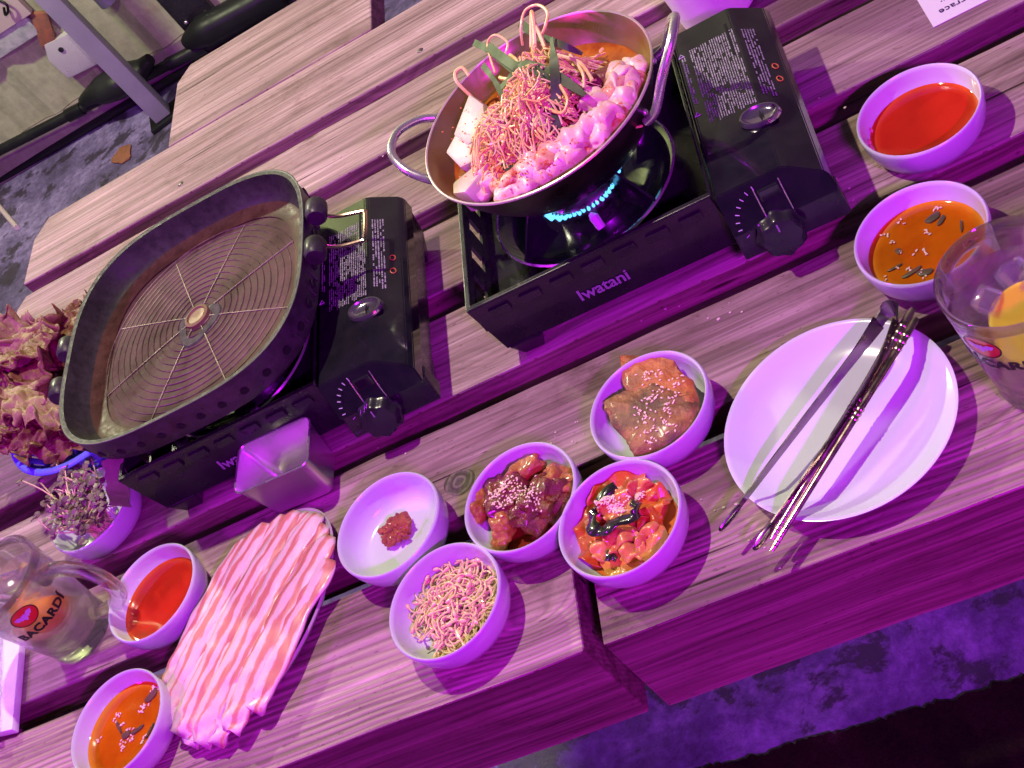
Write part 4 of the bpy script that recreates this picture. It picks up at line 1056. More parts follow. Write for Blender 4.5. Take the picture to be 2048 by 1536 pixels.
seeds('sesame_seeds', cE, [loc_of('E', *q_, .030) for q_ in ((1205, 1000), (1215, 1005), (1225, 1012), (1235, 1015), (1232, 1002), (1262, 985), (1268, 980), (1195, 1006), (1218, 995))], 'crushed pale sesame heaped on the kimchi', 230, .0020, on(hE, cE, .0021), 9, .0010)
# F: pancake
M_jeon = food_mat('browned_pancake', (.14, .055, .016), (.34, .15, .045), c3=(.075, .035, .018), ns=75, rough=.55, sss=.0, coat=.05, bmp=1.0, spots=(.44, .24, .07), thr=.60)
M_jeon2 = food_mat('reddish_pancake', (.34, .085, .018), (.46, .15, .035), c3=(.20, .06, .02), ns=80, rough=.5, sss=.0, coat=.1, bmp=1.0)
def pancake(pts, z, m_, lab, th=.006, bulge=.004):
    n_ = len(pts); c = at(sum(p_[0] for p_ in pts)/n_, sum(p_[1] for p_ in pts)/n_, z); mb = MB()
    E_ = []
    for i in range(n_):
        a = at(*pts[i], z+(pts[i][2] if len(pts[i]) > 2 else 0)) if False else at(pts[i][0], pts[i][1], z)-c
        b_ = at(pts[(i+1)%n_][0], pts[(i+1)%n_][1], z)-c
        for k in range(5):
            p_ = a.lerp(b_, k/5); E_.append(p_*(1+.05*noise.noise(p_*260)))
    rings = []
    for f_ in (1.0, .96, .75, .5, .25):
        rings.append([mb.bm.verts.new(Vector((e.x*f_, e.y*f_, bulge*(1-f_*f_)+(0 if f_ == 1 else .0018)+.0016*noise.noise(Vector((e.x*f_*190, e.y*f_*190, z*50)))*1.4))) for e in E_])
    lo = [mb.bm.verts.new(Vector((e.x*.98, e.y*.98, -th))) for e in E_]
    N_ = len(E_)
    for i in range(N_):
        j = (i+1) % N_
        mb.face([lo[i], lo[j], rings[0][j], rings[0][i]])
        for k in range(4): mb.face([rings[k][i], rings[k][j], rings[k+1][j], rings[k+1][i]])
    mb.face(rings[-1]); mb.face(lo[::-1])
    return tag(mb.build('pancake_slice', m_, loc=c, angle=60), lab, 'pancake', 'pancake slices in one bowl')
pancake([(1240, 712), (1300, 712), (1348, 722), (1362, 745), (1385, 760), (1396, 800), (1370, 850), (1290, 830), (1258, 790), (1246, 772)], .027, M_jeon2, 'upper reddish pancake slice leaning over the bowl rim', .005, .002)
pancake([(1205, 805), (1248, 785), (1285, 765), (1330, 762), (1385, 785), (1402, 812), (1382, 858), (1335, 892), (1268, 912), (1250, 880), (1222, 848)], .027, M_jeon, 'lower darker pancake slice heaped with sesame', .012, .005)
cF = (bowls['F'][0][0], bowls['F'][0][1], 0)
hF = ray_h([o for o in bpy.data.objects if o.name.startswith('pancake_slice')], None)
seeds('sesame_seeds', cF, [loc_of('F', *q_, .034) for q_ in ((1290, 745), (1315, 745), (1345, 758), (1300, 785), (1320, 780), (1342, 795), (1280, 830), (1290, 842), (1305, 860), (1325, 840), (1335, 820), (1310, 800), (1295, 875), (1340, 850))], 'sesame seeds scattered over both pancake slices', 150, .0042, on(hF, cF), 13, .0010)
# I: seasoned bean sprouts
M_spr2 = mat('seasoned_sprout', (.74, .56, .28), .30, c2=(.74, .62, .26), ns=30, coat=.35, sss=.3)
M_sprh2 = mat('seasoned_bean', (.82, .58, .32), .28, c2=(.8, .48, .30), ns=40, coat=.35)
cI = Vector((bowls['I'][0][0], bowls['I'][0][1], 0))
m = MB(); rn = random.Random(21)
for k in range(290):
    while True:
        x, y = rn.uniform(-.036, .036), rn.uniform(-.036, .036)
        if x*x+y*y < .0365**2 and not (x < -.018 and y < -.006): break
    R2 = (x*x+y*y)/(.038**2); z = .011 + .016*(1-R2)*rn.uniform(.55, 1.0)
    P = strand(m, (0, 0, 0), 0, rn.uniform(.030, .052), 0, rn, .2, 12, curl=1.0)
    ctr = sum(P, Vector())/len(P); P = [p_-ctr+Vector((x+.003, y-.001, z)) for p_ in P]
    for p_ in P:
        rr_ = math.hypot(p_.x, p_.y)
        if rr_ > .0415: p_.x *= .0415/rr_; p_.y *= .0415/rr_
        p_.z = max(.0085, min(z+.004, p_.z))
    r = rn.uniform(.0006, .00095); m.mi = 0
    m.tube(P, [r*(.5+.5*min(1, (len(P)-1-i)/3)) for i in range(len(P))], 6)
    if rn.random() < .45:
        m.mi = 1; d_ = (P[0]-P[1]).normalized()
        m.blob(P[0]+d_*.002, (.0034, .0017, .0015), k, .1, sub=2, M=d_.to_track_quat('X', 'Z').to_matrix(), amp2=0)
tag(m.build('seasoned_sprouts', [M_spr2, M_sprh2], loc=cI), 'pale seasoned bean sprouts piled in the front-edge bowl', 'bean sprouts', kind='stuff')
# K: young leafy sprouts
cK = Vector((bowls['K'][0][0], bowls['K'][0][1], 0))
M_stem = mat('yellow_stem', (.74, .66, .30), .4, c2=(.66, .50, .32), ns=60)
M_dleaf = mat('dusky_leaf', (.10, .062, .060), .5, c2=(.17, .12, .095), ns=90, bmp=.3)
m = MB(); rn = random.Random(31)
root0 = at(203, 1048, .024)-cK
for k in range(210):
    b0 = root0 + Vector((rn.gauss(0, .006), rn.gauss(0, .006), rn.uniform(-.010, .004)))
    tu, tv = min(205, rn.gauss(158, 30)), rn.gauss(1004, 34)
    tz = rn.uniform(.040, .075)
    e0 = at(tu, tv, tz)-cK
    mid = b0.lerp(e0, .5) + Vector((rn.gauss(0, .006), rn.gauss(0, .006), rn.uniform(.002, .012)))
    P = spline([b0, mid, e0], 4); m.mi = 0
    m.tube(P, .00075, 4)
    m.mi = 1
    for s_ in (-1, 1):
        a = rn.uniform(0, PI); q_ = e0 + Vector((math.cos(a), math.sin(a), rn.uniform(-.3, .3)))*.0026*s_
        m.blob(q_, (.0046, .0034, .0009), k, .2, sub=1, M=Matrix.Rotation(a, 3, 'Z') @ Matrix.Rotation(rn.uniform(-.9, .9), 3, 'X'), amp2=0)
tag(m.build('leafy_sprouts', [M_stem, M_dleaf], loc=cK), 'young sprouts with yellow stems and dusky purple leaves in the bowl by the griddle', 'sprouts', kind='stuff')
M_per = mat('grey_green_leaf', (.12, .15, .07), .6, c2=(.22, .25, .13), ns=50, bmp=.5, bd=.001)
c = at(232, 965, .070)
m = MB(); P = [at(224, 915, .088)-c, at(231, 945, .080)-c, at(235, 975, .070)-c, at(240, 1012, .052)-c]
m.ribbon(spline(P, 5), [.0105*(1+.12*math.sin(i*1.3)) for i in range(16)], .001, Vector((.86, -.09, -.3)))
tag(m.build('perilla_leaf', M_per, loc=c), 'limp grey-green leaf standing between the griddle and the sprout bowl', 'leaf')

# ------------------------------------------------------------ pork platter
pc = Vector((-.632, .640, 0)); pang = math.atan2(.752-.569, -.600+.690)
pang = math.radians(57)
pl = empty('oval_platter', (pc.x, pc.y, 0), pang, 'oval steel-rimmed platter under the sliced pork belly', 'platter')
m = MB(); sc_ = Matrix.Diagonal((1, .60, 1, 1))
m.lathe([(0, .002), (.085, .002), (.095, .005), (.108, .0125), (.110, .013), (.1108, .0115), (.097, .0015), (.085, 0), (0, 0)], 72, sc_)
m.build('dish', mat('pale_melamine', (.42, .44, .34), .25, c2=(.36, .38, .30), ns=20, coat=.3), pl)
m = MB(); m.lathe([(.1085, .0128), (.1098, .0146), (.1112, .0128), (.1098, .0112)], 72, sc_); m.build('rim', mat('platter_rim', (.50, .52, .42), .2, coat=.3), pl)
def pork_mat():
    m_, nt, b = new_mat('pork_belly')
    v = objco(nt); tc = nt.nodes.new('ShaderNodeTexCoord')
    uv = nd(nt, 'ShaderNodeSeparateXYZ', {'Vector': tc.outputs['Object']})
    oi = nt.nodes.new('ShaderNodeObjectInfo')
    wr = math_(nt, 'MULTIPLY', math_(nt, 'SUBTRACT', noise_t(nt, nd(nt, 'ShaderNodeMapping', {'Vector': v, 'Scale': (16, 46, 46)}).outputs[0], 1.0, 5), .5), .026)
    yy = math_(nt, 'ADD', math_(nt, 'MULTIPLY', math_(nt, 'ADD', uv.outputs['Y'], wr), math_(nt, 'ADD', .70, math_(nt, 'MULTIPLY', oi.outputs['Random'], .75))), math_(nt, 'MULTIPLY', oi.outputs['Random'], .05))
    s_ = math_(nt, 'ADD', math_(nt, 'MULTIPLY', math_(nt, 'SINE', math_(nt, 'MULTIPLY', yy, 2*PI/.0118)), .5), .5)
    fine = noise_t(nt, nd(nt, 'ShaderNodeMapping', {'Vector': v, 'Scale': (30, 300, 300)}).outputs[0], 1.0, 4)
    s_ = math_(nt, 'ADD', s_, math_(nt, 'MULTIPLY', math_(nt, 'SUBTRACT', fine, .5), .45))
    fade = noise_t(nt, nd(nt, 'ShaderNodeMapping', {'Vector': v, 'Scale': (13, 24, 24)}).outputs[0], 1.0, 3)
    s_ = math_(nt, 'SUBTRACT', math_(nt, 'ADD', s_, math_(nt, 'MULTIPLY', math_(nt, 'SUBTRACT', fade, .5), 1.1)), math_(nt, 'MULTIPLY', math_(nt, 'MAXIMUM', math_(nt, 'SUBTRACT', -.045, uv.outputs['X']), 0.0), 7.0))
    base = ramp(nt, s_, [(.40, (.68, .50, .47)), (.56, (.66, .38, .34)), (.70, (.60, .24, .19)), (.95, (.54, .19, .14))])
    nt.links.new(base, b.inputs['Base Color']); b.inputs['Roughness'].default_value = .42
    b.inputs['Subsurface Weight'].default_value = .3; b.inputs['Subsurface Radius'].default_value = (.006, .0025, .0015); b.inputs['Subsurface Scale'].default_value = .6
    b.inputs['Coat Weight'].default_value = .3; b.inputs['Coat Roughness'].default_value = .15
    bump(nt, b, noise_t(nt, nd(nt, 'ShaderNodeMapping', {'Vector': v, 'Scale': (60, 200, 200)}).outputs[0], 1.0, 5), .5, .0012)
    return m_
M_pork = pork_mat()
NS = 9
for k in range(NS):
    yc = -.0535 + .1065*k/(NS-1)
    ext = .106*math.sqrt(max(.12, 1-(yc/.069)**2))
    hw = .0128; mb = MB(); nx, ny = 44, 8; g = []
    xl, xr = -ext-.005-.005*((k*37) % 5)/5, ext-.001+.002*((k*53) % 5)/5
    for i in range(nx+1):
        t = i/nx; x = xl+(xr-xl)*t; row = []
        endr = min(1, math.sin(PI*min(1, max(0, (t*1.0)))) * 7 + .18)
        for j in range(ny+1):
            s_ = j/ny*2-1
            wob = .0012*math.sin(x*42+k*1.7) + .0026*noise.noise(Vector((x*24, k*5.1, 0)))
            pw = min(1.0, 1-.55*max(0, (t-.9)/.1)**2-.25*max(0, (.08-t)/.08)**2)
            y = s_*hw*pw*(1+.22*noise.noise(Vector((x*35, k*3.1, 4)))) + wob
            dome = .0075*(1-(((x)/.115)**2)) + .004*(1-(yc/.06)**2)
            crum = (.0022*max(0, (.16-t)/.16)*math.sin(x*330+s_*3+k*2) )
            z = .0100 + dome + .0026*(s_*.5+.5) + .0008*math.cos(s_*PI*.9) + .0012*noise.noise(Vector((x*70, s_*1.2, k*2.7))) + crum - .0045*max(0, (abs(x)-.098)/.02)
            row.append(mb.bm.verts.new((x, y, z)))
        g.append(row)
    for i in range(nx):
        for j in range(ny): mb.face([g[i][j], g[i+1][j], g[i+1][j+1], g[i][j+1]])
    yl = Matrix.Rotation(pang, 4, 'Z') @ Vector((0, yc, 0))
    o = mb.build('pork_slice', M_pork, loc=(pc.x+yl.x, pc.y+yl.y, 0), rot=(0, 0, pang), angle=180)
    md = o.modifiers.new('thick', 'SOLIDIFY'); md.thickness = .0022; md.offset = -1
    od = ('lowermost right-hand', 'second from the right', 'third from the right', 'right of centre', 'middle', 'left of centre', 'third from the left', 'second from the left', 'outermost left-hand')[k]
    tag(o, 'striped raw pork belly slice, ' + od + ' of the row on the platter', 'pork slice', 'sliced pork belly on the platter')

# ------------------------------------------------------------ steel container
sb = empty('steel_container', (-.589, .777, 0), math.radians(-2), 'small empty rectangular stainless container in front of the unlit stove', 'container')
def rrect(hx, hy, r, n=6):
    P = []
    for cx_, cy_, a0 in ((hx-r, hy-r, 0), (-hx+r, hy-r, PI/2), (-hx+r, -hy+r, PI), (hx-r, -hy+r, 1.5*PI)):
        for k in range(n+1): P.append((cx_+r*math.cos(a0+PI/2*k/n), cy_+r*math.sin(a0+PI/2*k/n)))
    return P
def rstack(m, layers):
    prev = None
    for hx, hy, r, z in layers:
        ring = m._v([(x, y, z) for x, y in rrect(hx, hy, r)])
        if prev:
            for i in range(len(ring)): m.face([prev[i], prev[(i+1)%len(ring)], ring[(i+1)%len(ring)], ring[i]])
        else: m.face(ring[::-1])
        prev = ring
    m.face(prev)
m = MB(); rstack(m, [(.029, .020, .007, 0), (.0325, .0235, .008, .003), (.0395, .0275, .009, .050), (.0405, .0285, .0095, .0512), (.0398, .0278, .009, .0522), (.0388, .0268, .0085, .050), (.0318, .0228, .0075, .0035), (.029, .020, .006, .002)])
m.build('tub', mat('satin_steel', (.80, .76, .76), .30, .95, rvar=.02, ns=6), sb)
m = MB(); P = [(x, y, .0515) for x, y in rrect(.0402, .0282, .0093)]; m.tube(P+[P[0]], .0010, 6, cap=False); m.build('rolled_rim', M_chrome, sb)

# ------------------------------------------------------------ plate, tongs, chopsticks
m = MB(); m.lathe([(0, .0050), (.050, .0050), (.062, .0060), (.073, .0105), (.0815, .0158), (.0840, .0168), (.0852, .0166), (.0850, .0153), (.074, .0090), (.062, .0036), (.050, .0008), (.046, 0), (0, .0005)], 110)
tag(m.build('dinner_plate', M_cer, loc=(-.111, .601, 0), angle=60), 'large empty white plate under the tongs and chopsticks', 'plate')
M_tong = mat('tong_steel', (.30, .25, .27), .24, 1.0, rvar=.08, ns=40)
apex = at(1795, 622, .030)
tg = empty('tongs', apex, 0, 'long steel tongs with looped tips lying open across the plate', 'tongs')
def arm(pts, sd, w0, w1):
    P = [at(*q_)-apex for q_ in pts]; P = spline(P, 8); n_ = len(P)
    m = MB(); m.ribbon(P, [w0+(w1-w0)*(i/(n_-1))**.8 for i in range(n_)], .0011, sd); m.build('arm', M_tong, tg)
    e = P[-1]; d_ = (P[-1]-P[-4]).normalized(); sdv = Vector(sd).normalized()
    loop_ = [e + d_*(.017*(1-math.cos(t))*.5*2*.62) + sdv*(.0040*math.sin(t)) for t in [k*2*PI/24 for k in range(25)]]
    loop_ = [e + d_*(.0105-.0105*math.cos(t)) + sdv*.0036*math.sin(t) for t in [k*2*PI/24 for k in range(25)]]
    m = MB(); m.tube(loop_, .0013, 8, cap=False); m.build('loop_tip', M_tong, tg)
arm([(1757, 645, .030), (1712, 708, .031), (1600, 852, .028), (1478, 1012, .024)], (.75, .45, -.45), .0060, .0022)
arm([(1795, 645, .031), (1760, 722, .031), (1662, 880, .028), (1545, 1048, .022)], (.55, .35, -.75), .0055, .0024)
m = MB(); P = spline([at(1757, 645, .030)-apex, at(1770, 626, .031)-apex, at(1783, 616, .033)-apex, at(1794, 622, .033)-apex, at(1795, 645, .031)-apex], 6)
m.ribbon(P, .0068, .0012, Vector((.30, .2, .9))); m.build('spring_bend', M_tong, tg)
M_chop = mat('warm_steel', (.55, .40, .36), .25, 1.0, rvar=.08, ns=50)
def chop(a, b_, lab):
    A, B_ = at(*a), at(*b_); d_ = B_-A; L_ = d_.length; dn_ = d_.normalized()
    e = empty('chopstick', A, 0, lab, 'chopstick', 'pair of metal chopsticks on the plate')
    m = MB(); m.tube([dn_*(L_*t) for t in (0, .02, .5, .98, 1)], [.0022, .0032, .0030, .0022, .0016], 10, flat=.7); m.build('shaft', M_chop, e)
    for t in (.075, .105, .135, .40, .42, .44):
        m = MB(); m.tube([dn_*(L_*t-.0016), dn_*(L_*t), dn_*(L_*t+.0016)], [.0031, .0037, .0031], 12, flat=.75); m.build('grip_ring', M_chop, e)
    m = MB()
    for k in range(11):
        t = .80+.018*k; m.tube([dn_*(L_*t-.0008), dn_*(L_*t), dn_*(L_*t+.0008)], [.0021, .0024, .0021], 10, flat=.75)
    m.build('ribbed_tip', M_chop, e)
chop((1826, 617, .031), (1542, 1079, .021), 'left metal chopstick of the pair beside the tongs')
chop((1833, 636, .030), (1543, 1102, .020), 'right metal chopstick of the pair, nearer the plate centre')

# ------------------------------------------------------------ glass mugs
M_glass, nt, b = new_mat('clear_glass')
b.inputs['Transmission Weight'].default_value = 1; b.inputs['Roughness'].default_value = .02; b.inputs['IOR'].default_value = 1.45; b.inputs['Base Color'].default_value = (.97, .97, .97, 1)
def see_through(m_, fac):
    nt = m_.node_tree; o = nt.nodes['Material Output']; p_ = nt.nodes['Principled BSDF']
    t = nt.nodes.new('ShaderNodeBsdfTransparent'); t.inputs[0].default_value = (.97, .96, .97, 1)
    x = nt.nodes.new('ShaderNodeMixShader'); x.inputs[0].default_value = fac
    nt.links.new(p_.outputs[0], x.inputs[1]); nt.links.new(t.outputs[0], x.inputs[2]); nt.links.new(x.outputs[0], o.inputs[0])
see_through(M_glass, .28)
M_frost = mat('wet_glass', (.95, .93, .95), .12, trans=.92, ior=1.45)
M_drink = mat('pale_drink', (.96, .88, .88), .03, trans=.96, ior=1.33)
see_through(M_drink, .55)
M_lemon = mat('lemon_peel', (.72, .62, .01), .35, c2=(.74, .66, .01), ns=80, bmp=.2, bs=400, coat=.2)
M_lemon2 = mat('lemon_flesh', (.74, .82, .02), .3, c2=(.72, .74, .02), ns=60, coat=.3)
M_grapef = mat('orange_flesh', (.88, .48, .03), .35, c2=(.84, .36, .05), ns=50, coat=.2)
M_ice = mat('ice', (.97, .97, 1), .08, trans=.95, ior=1.31, bmp=.3, bs=60, bd=.002)
M_badge = mat('red_badge', (.55, .012, .015), .3, coat=.4)
M_ink = mat('black_ink', (.006, .006, .006), .4)
M_inkw = mat('pale_ink', (.55, .50, .62), .4)
def prof_r(z, H): return .0335 + (.0445-.0335)*min(1, max(0, (z-.016)/(H-.016)))**.75
def make_mug(loc, H, ang, text_ang, lab, handle_az, fruit):
    e = empty('glass_mug', (loc[0], loc[1], 0), 0, lab, 'glass mug', 'glass beer mugs')
    out = [(0, .0005), (.029, 0), (.0325, .002), (.0340, .008), (.0336, .016)] + [(prof_r(z, H), z) for z in [.016+(H-.016)*k/8 for k in range(1, 9)]]
    inn = [(.0435, H+.0008), (.0418, H-.0005)] + [(prof_r(z, H)-.0030, z) for z in [.016+(H-.016)*k/8 for k in range(7, 0, -1)]] + [(.0290, .0165), (.026, .0145), (0, .0140)]
    m = MB(); m.lathe(out+inn, 72); m.build('glass', M_glass, e, angle=70)
    dz = H*.80
    dp = [(0, .0147), (.0255, .0152), (.0285, .0172)] + [(prof_r(z, H)-.0033, z) for z in [.02+(dz-.02)*k/6 for k in range(7)]] + [(prof_r(dz, H)-.0045, dz-.0004), (0, dz-.0006)]
    m = MB(); m.lathe(dp, 64)
    dr = m.build('iced_drink', M_drink, None, loc=(loc[0], loc[1], 0), angle=60)
    if handle_az is not None:
        M = Matrix.Rotation(handle_az, 4, 'Z')
        P = [(.0395, 0, H*.80), (.052, 0, H*.88), (.070, 0, H*.86), (.085, 0, H*.74), (.090, 0, H*.56), (.084, 0, H*.38), (.068, 0, H*.26), (.048, 0, H*.21), (.0355, 0, H*.22)]
        m = MB(); m.tube([M @ Vector(p_) for p_ in spline(P, 5)], .0068, 14, flat=1.15); m.build('handle', M_glass, e, angle=80)
    # lettering wrapped round the wall
    def wrap(me, z0, a0, nm, mt, off=.0004):
        for v in me.vertices:
            z = z0 + v.co.y; r = prof_r(z, H)+off+v.co.z; a = a0 + v.co.x/.040
            v.co = Vector((r*math.cos(a), r*math.sin(a), z))
        return mesh_obj(nm, me, mt, e)
    wrap(text_mesh('BACARD\u00cd', .0125, .0001, 'CENTER', .0006, 1.08), H*.58, text_ang, 'lettering', M_ink)
    mb = MB(); n_ = 40
    def oval(mb, rx, ry, h): mb.poly([(rx*math.cos(2*PI*i/n_), ry*math.sin(2*PI*i/n_), h) for i in range(n_)])
    t = bmesh.new()
    cc = t.verts.new((0, 0, 0)); prev = [cc]
    rg = [[t.verts.new((.0118*f*math.cos(2*PI*i/n_), .0112*f*math.sin(2*PI*i/n_), 0)) for i in range(n_)] for f in (.33, .66, 1)]
    for i in range(n_):
        j = (i+1) % n_
        t.faces.new([cc, rg[0][i], rg[0][j]])
        for k in range(2): t.faces.new([rg[k][i], rg[k+1][i], rg[k+1][j], rg[k][j]])
    me = bpy.data.meshes.new('badge'); t.to_mesh(me); t.free()
    bd_ = wrap(me, H*.79, text_ang-.12, 'red_badge', M_badge)
    # bat emblem and ring
    bat = [(0, .0030), (.0012, .0048), (.0018, .0028), (.0048, .0050), (.0086, .0036), (.0072, .0006), (.0058, -.0008), (.0046, .0004), (.0036, -.0022), (.0024, -.0010), (0, -.0050)]
    pts = bat + [(-x, y) for x, y in bat[::-1][1:-1]]
    me = bpy.data.meshes.new('bat'); t = bmesh.new(); c0 = t.verts.new((0, .0005, .0003)); vs = [t.verts.new((x, y, .0003)) for x, y in pts]
    for i in range(len(vs)): t.faces.new([c0, vs[i], vs[(i+1)%len(vs)]])
    t.to_mesh(me); t.free(); wrap(me, H*.79, text_ang-.12, 'bat_emblem', M_inkw, .0006)
    me = bpy.data.meshes.new('ringm'); t = bmesh.new()
    a_ = [t.verts.new((.0122*math.cos(2*PI*i/n_), .0116*math.sin(2*PI*i/n_), .0002)) for i in range(n_)]; b__ = [t.verts.new((.0112*math.cos(2*PI*i/n_), .0106*math.sin(2*PI*i/n_), .0002)) for i in range(n_)]
    for i in range(n_): t.faces.new([a_[i], a_[(i+1)%n_], b__[(i+1)%n_], b__[i]])
    t.to_mesh(me); t.free(); wrap(me, H*.79, text_ang-.12, 'badge_ring', M_ink, .0005)
    return e, dr
H1 = .114
e1, dr1 = make_mug((-.849, .719), H1, 0, math.radians(-53), 'clear glass mug with handle, cut by the left edge of the photo', math.radians(-8), 0)
tag(dr1, 'cloudy pinkish drink in the left mug', 'drink')
e2, dr2 = make_mug((.029, .577), H1, 0, math.radians(-131), 'clear glass mug with a lemon wedge, cut by the right edge of the photo', math.radians(15), 1)
tag(dr2, 'clear iced drink in the right mug', 'drink')
def wedge(c, r, m1, m2, lab, name, rot):
    e = empty(name, c, 0, lab, 'fruit'); e.rotation_euler = rot
    m = MB(); m.lathe([(r*math.sin(t), -r*math.cos(t)) for t in [k*PI/2/8 for k in range(9)]], 32); m.build('peel', m1, e)
    m = MB(); m.lathe([(r, 0), (r*.93, .0004), (r*.85, .0002), (0, .0006)], 32); m.build('flesh', m2, e)
wedge((.031, .562, .078), .026, M_lemon, M_lemon2, 'yellow lemon half floating in the right glass mug', 'lemon_half', (.5, -.25, 0))
wedge((-.845, .716, .062), .025, M_grapef, M_grapef, 'orange citrus half sunk in the left glass mug', 'citrus_half', (-1.1, .6, .3))
for i, (dx, dy, z, rz) in enumerate(((.006, .026, .084, .4), (-.020, .012, .082, 1.1), (.018, .010, .088, .2))):
    m = MB(); m.box((-.009, -.008, -.008), (.009, .008, .008), bev=.003)
    tag(m.build('ice_cube', M_ice, loc=(.029+dx*.8, .577+dy*.8, z), rot=(.4, .3+i, rz)), ('clear ice cube farthest back behind the lemon in the right mug', 'clear ice cube at the left wall of the right mug', 'clear ice cube touching the lemon in the right mug')[i], 'ice cube', 'ice cubes in the right mug')
for i, (dx, dy, z, rz) in enumerate(((-.010, .014, .086, .4), (.010, .016, .084, 1.1), (-.014, -.012, .086, .2))):
    m = MB(); m.box((-.010, -.009, -.008), (.010, .009, .008), bev=.003)
    tag(m.build('ice_cube', M_ice, loc=(-.849+dx, .719+dy, z), rot=(.3, .5+i, rz)), ('clear ice cube at the back left of the left mug', 'clear ice cube nearest the handle in the left mug', 'clear ice cube at the front of the left mug')[i], 'ice cube', 'ice cubes in the left mug')

# ------------------------------------------------------------ basket of lettuce
bc = Vector((-.850, .990, 0))
bk = empty('plastic_basket', bc, 0, 'blue perforated plastic basket of red lettuce left of the griddle', 'basket')
M_blue = mat('blue_plastic', (.16, .22, .80), .28, c2=(.12, .17, .70), ns=20, coat=.2, sss=.15)
m = MB()
pf = [(0, .003), (.062, .003), (.072, .010), (.079, .020), (.084, .029), (.090, .040), (.0955, .052)]
m.lathe(pf, 90, skip=lambda k, i: (k in (2, 4) and i % 3 == 0) or (k == 3 and (i+1) % 3 == 0 and i % 2 == 0))
o = m.build('bowl_wall', M_blue, bk)
md = o.modifiers.new('thick', 'SOLIDIFY'); md.thickness = .0016
m = MB(); m.tube([(.0965*math.cos(a), .0965*math.sin(a), .052) for a in [k*2*PI/72 for k in range(73)]], .0042, 10, cap=False, flat=.8); m.build('rim', M_blue, bk)
def lettuce_mat(name, c1, c2, c3):
    m_, nt, b = new_mat(name); v = objco(nt)
    base = ramp(nt, noise_t(nt, v, 45, 6, .65), [(.3, c1), (.5, c2), (.68, c3)])
    nt.links.new(base, b.inputs['Base Color']); b.inputs['Roughness'].default_value = .38
    b.inputs['Subsurface Weight'].default_value = .25; b.inputs['Subsurface Radius'].default_value = (.004, .002, .001); b.inputs['Subsurface Scale'].default_value = .5
    b.inputs['Coat Weight'].default_value = .05; b.inputs['Roughness'].default_value = .5
    bump(nt, b, noise_t(nt, v, 180, 5, .65), .9, .002)
    return m_
M_let = lettuce_mat('red_lettuce', (.085, .014, .012), (.17, .065, .03), (.24, .16, .065))
M_let2 = lettuce_mat('pale_lettuce', (.19, .10, .045), (.28, .19, .085), (.34, .26, .13))
LTL = ['lettuce leaf folded over the front lip of the blue basket', 'dark red lettuce leaf at the front left of the heap', 'crinkled red lettuce leaf next to the griddle corner', 'pale green-tinged lettuce leaf in the middle left of the heap', "red lettuce leaf behind the griddle's lower wire handle", 'dark crinkled lettuce leaf at the top left of the heap', "frilly lettuce leaf squeezed under the griddle's left side", 'pale lettuce leaf cut by the left edge, half way up the heap', "pale frilly lettuce leaf cut by the left edge near the heap's top", "red lettuce leaf low by the griddle's lowest corner", 'pale broad lettuce leaf across the centre of the heap', 'magenta-lit lettuce leaf at the lower left of the heap', "lettuce leaf tip inside the basket's front rim", 'small frilly lettuce tip highest beside the griddle rim']
rn = random.Random(17)
def lettuce(u, v, z, L_, W_, rz, tx, ty, seed, m_):
    mb = MB(); n1, n2 = 40, 34; g = []
    for i in range(n1+1):
        t = i/n1; row = []
        wd = W_*(.25+.75*math.sin(PI*min(1, t*.80+.08))**.7)
        for j in range(n2+1):
            s_ = j/n2*2-1
            edge = max(abs(s_)**3, max(0, (t-.7)/.3)**2)
            ru = edge*.0065*(math.sin(s_*7+t*30+seed)+.8*math.sin(t*61+seed*2+s_*23)+.6*math.sin(s_*41-t*19+seed))
            x = (t-.5)*L_ + edge*.006*math.sin(s_*17+seed)
            y = s_*wd + edge*.006*math.sin(t*40+seed)
            z_ = ru + .018*s_*s_*math.sin(seed) + .012*noise.noise(Vector((t*5, s_*3, seed))) + .004*noise.noise(Vector((t*17, s_*11, seed))) + .02*math.sin(t*PI)*.6
            row.append(mb.bm.verts.new((x, y, z_)))
        g.append(row)
    for i in range(n1):
        for j in range(n2): mb.face([g[i][j], g[i+1][j], g[i+1][j+1], g[i][j+1]])
    o = mb.build('lettuce_leaf', m_, loc=at(u, v, z), rot=(tx, ty, rz), sub=1, angle=180)
    md = o.modifiers.new('thick', 'SOLIDIFY'); md.thickness = .0007
    tag(o, LTL[int(round((seed-1)/1.7))], 'lettuce leaf', 'lettuce leaves in the basket')
for i, (u, v, z, L_, W_, rz, tx, ty) in enumerate([(95, 822, .055, .12, .045, .2, 0, .1), (60, 820, .062, .12, .05, 1.2, .2, .1), (110, 800, .066, .12, .05, 2.2, -.2, .2), (50, 760, .074, .13, .05, .7, .3, -.2),
        (105, 740, .080, .12, .05, 1.6, -.3, .1), (70, 700, .086, .11, .045, 2.6, .3, .3), (125, 690, .086, .11, .045, .4, -.2, -.3), (15, 800, .068, .12, .045, 1.9, .4, 0), (20, 720, .078, .10, .045, .1, .2, .4),
        (130, 840, .060, .10, .04, 1.0, .5, .2), (90, 790, .080, .11, .045, -.5, -.4, .2), (35, 838, .060, .11, .04, -.4, .2, -.3), (122, 850, .056, .10, .035, .6, .1, .2), (140, 655, .085, .08, .035, 1.4, .2, .2)]):
    lettuce(u, v, z, L_, W_, rz, tx, ty, i*1.7+1, M_let2 if i in (3, 7, 8, 10) else M_let)

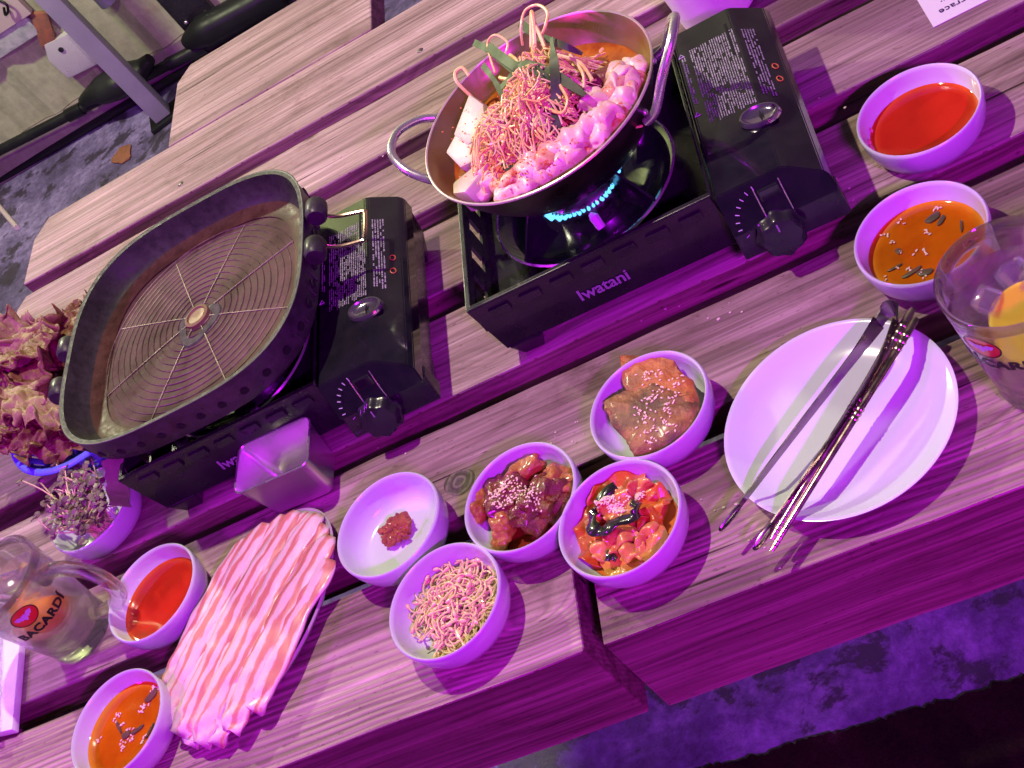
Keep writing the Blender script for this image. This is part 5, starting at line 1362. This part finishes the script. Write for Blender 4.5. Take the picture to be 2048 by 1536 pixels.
# ------------------------------------------------------------ wipe packet, card, white cup
q = at(20, 1365, 0)
wp = empty('wipe_packet', (at(5, 1368, 0).x, at(5, 1368, 0).y, 0), 0, 'folded white wet wipe in a crumpled clear sleeve at the left edge', 'wet wipe')
P = [at(-60, 1245, 0), at(57, 1262, 0), at(40, 1467, 0), at(-60, 1490, 0)]
m = MB(); m.prism([(p_.x-wp.location.x, p_.y-wp.location.y) for p_ in P], .001, .010, .0018); m.build('wipe', mat('white_tissue', (.78, .77, .76), .85, c2=(.72, .71, .70), ns=60, bmp=.5, bd=.001, bs=300), wp)
P = [at(-60, 1250, .010), at(8, 1262, .010), at(2, 1478, .010), at(-60, 1496, .010)]
mb = MB(); nn_ = 14; g = []
for i in range(nn_+1):
    row = []
    for j in range(nn_+1):
        a = P[0].lerp(P[3], i/nn_); b__ = P[1].lerp(P[2], i/nn_); p_ = a.lerp(b__, j/nn_)-wp.location
        row.append(mb.bm.verts.new((p_.x, p_.y, .0115+.0035*noise.noise(Vector((i*.8, j*.8, 2))))))
    g.append(row)
for i in range(nn_):
    for j in range(nn_): mb.face([g[i][j], g[i+1][j], g[i+1][j+1], g[i][j+1]])
mb.build('plastic_sleeve', mat('thin_plastic', (.9, .9, .95), .15, trans=.75, coat=.4), wp, smooth=False)
P = [at(1867.5, 56), at(1800, -62), at(1935, -128), at(2010, -15)]
P[3] = P[0] + (at(1979, 0)-P[0]).normalized()*.085; dv = (at(1834, 0)-P[0]).normalized()*.10; P[1] = P[0]+dv; P[2] = P[3]+dv
card = empty('paper_card', P[0], 0, 'white paper card with upside-down printing at the top right', 'card')
m = MB(); m.prism([(p_.x-P[0].x, p_.y-P[0].y) for p_ in P], .0004, .0010); m.build('sheet', mat('white_card', (.82, .80, .80), .7), card, smooth=False)
dx_ = (P[3]-P[0]).normalized()
ta = math.atan2(dx_.y, dx_.x)+PI
t0 = at(1884, 24.5)-P[0]; 
me = text_mesh('iva terrace', .0100, .00005, 'RIGHT', .0002, 1.1)
mesh_obj('card_lettering', me, mat('violet_ink', (.05, .02, .10), .6), card, Matrix.Translation((t0.x, t0.y, .0012)) @ Matrix.Rotation(ta, 4, 'Z') @ Matrix.Translation((.002, -.003, 0)))
me = text_mesh('\u2022\u2022\u2022', .006, .00005, 'RIGHT', .0, 1.1)
t1_ = at(1880, 3)-P[0]
mesh_obj('card_dots', me, bpy.data.materials['violet_ink'], card, Matrix.Translation((t1_.x, t1_.y, .0012)) @ Matrix.Rotation(ta, 4, 'Z'))
cu = empty('white_cup', (-.094, 1.148, 0), 0, 'tall white plastic cup standing behind the lit stove at the top edge', 'cup')
m = MB(); m.lathe([(0, .001), (.036, .0), (.040, .003), (.0455, .06), (.050, .12), (.0515, .122), (.049, .122), (.0445, .06), (.039, .006), (0, .005)], 64); m.build('cup_wall', mat('white_plastic', (.80, .77, .74), .35, c2=(.76, .70, .70), ns=25, sss=.2), cu)

# crumbs and salt grains on the boards
m = MB(); rn = random.Random(44)
for k in range(46):
    u, v = rn.choice(((1295, 602), (1440, 625), (1690, 380), (900, 1230), (1120, 880), (1180, 850), (560, 1080), (1430, 1010), (760, 880), (700, 330), (1520, 1110), (1650, 210)))
    p_ = at(u+rn.gauss(0, 26), v+rn.gauss(0, 16))
    s_ = rn.uniform(.0005, .0013)
    m.blob((p_.x, p_.y, .0004), (s_*1.3, s_, s_*.6), k, .5, 300, sub=1)
tag(m.build('crumbs', mat('pale_crumbs', (.55, .45, .36), .7)), 'tiny pale crumbs scattered over the table boards', 'crumbs', kind='stuff')
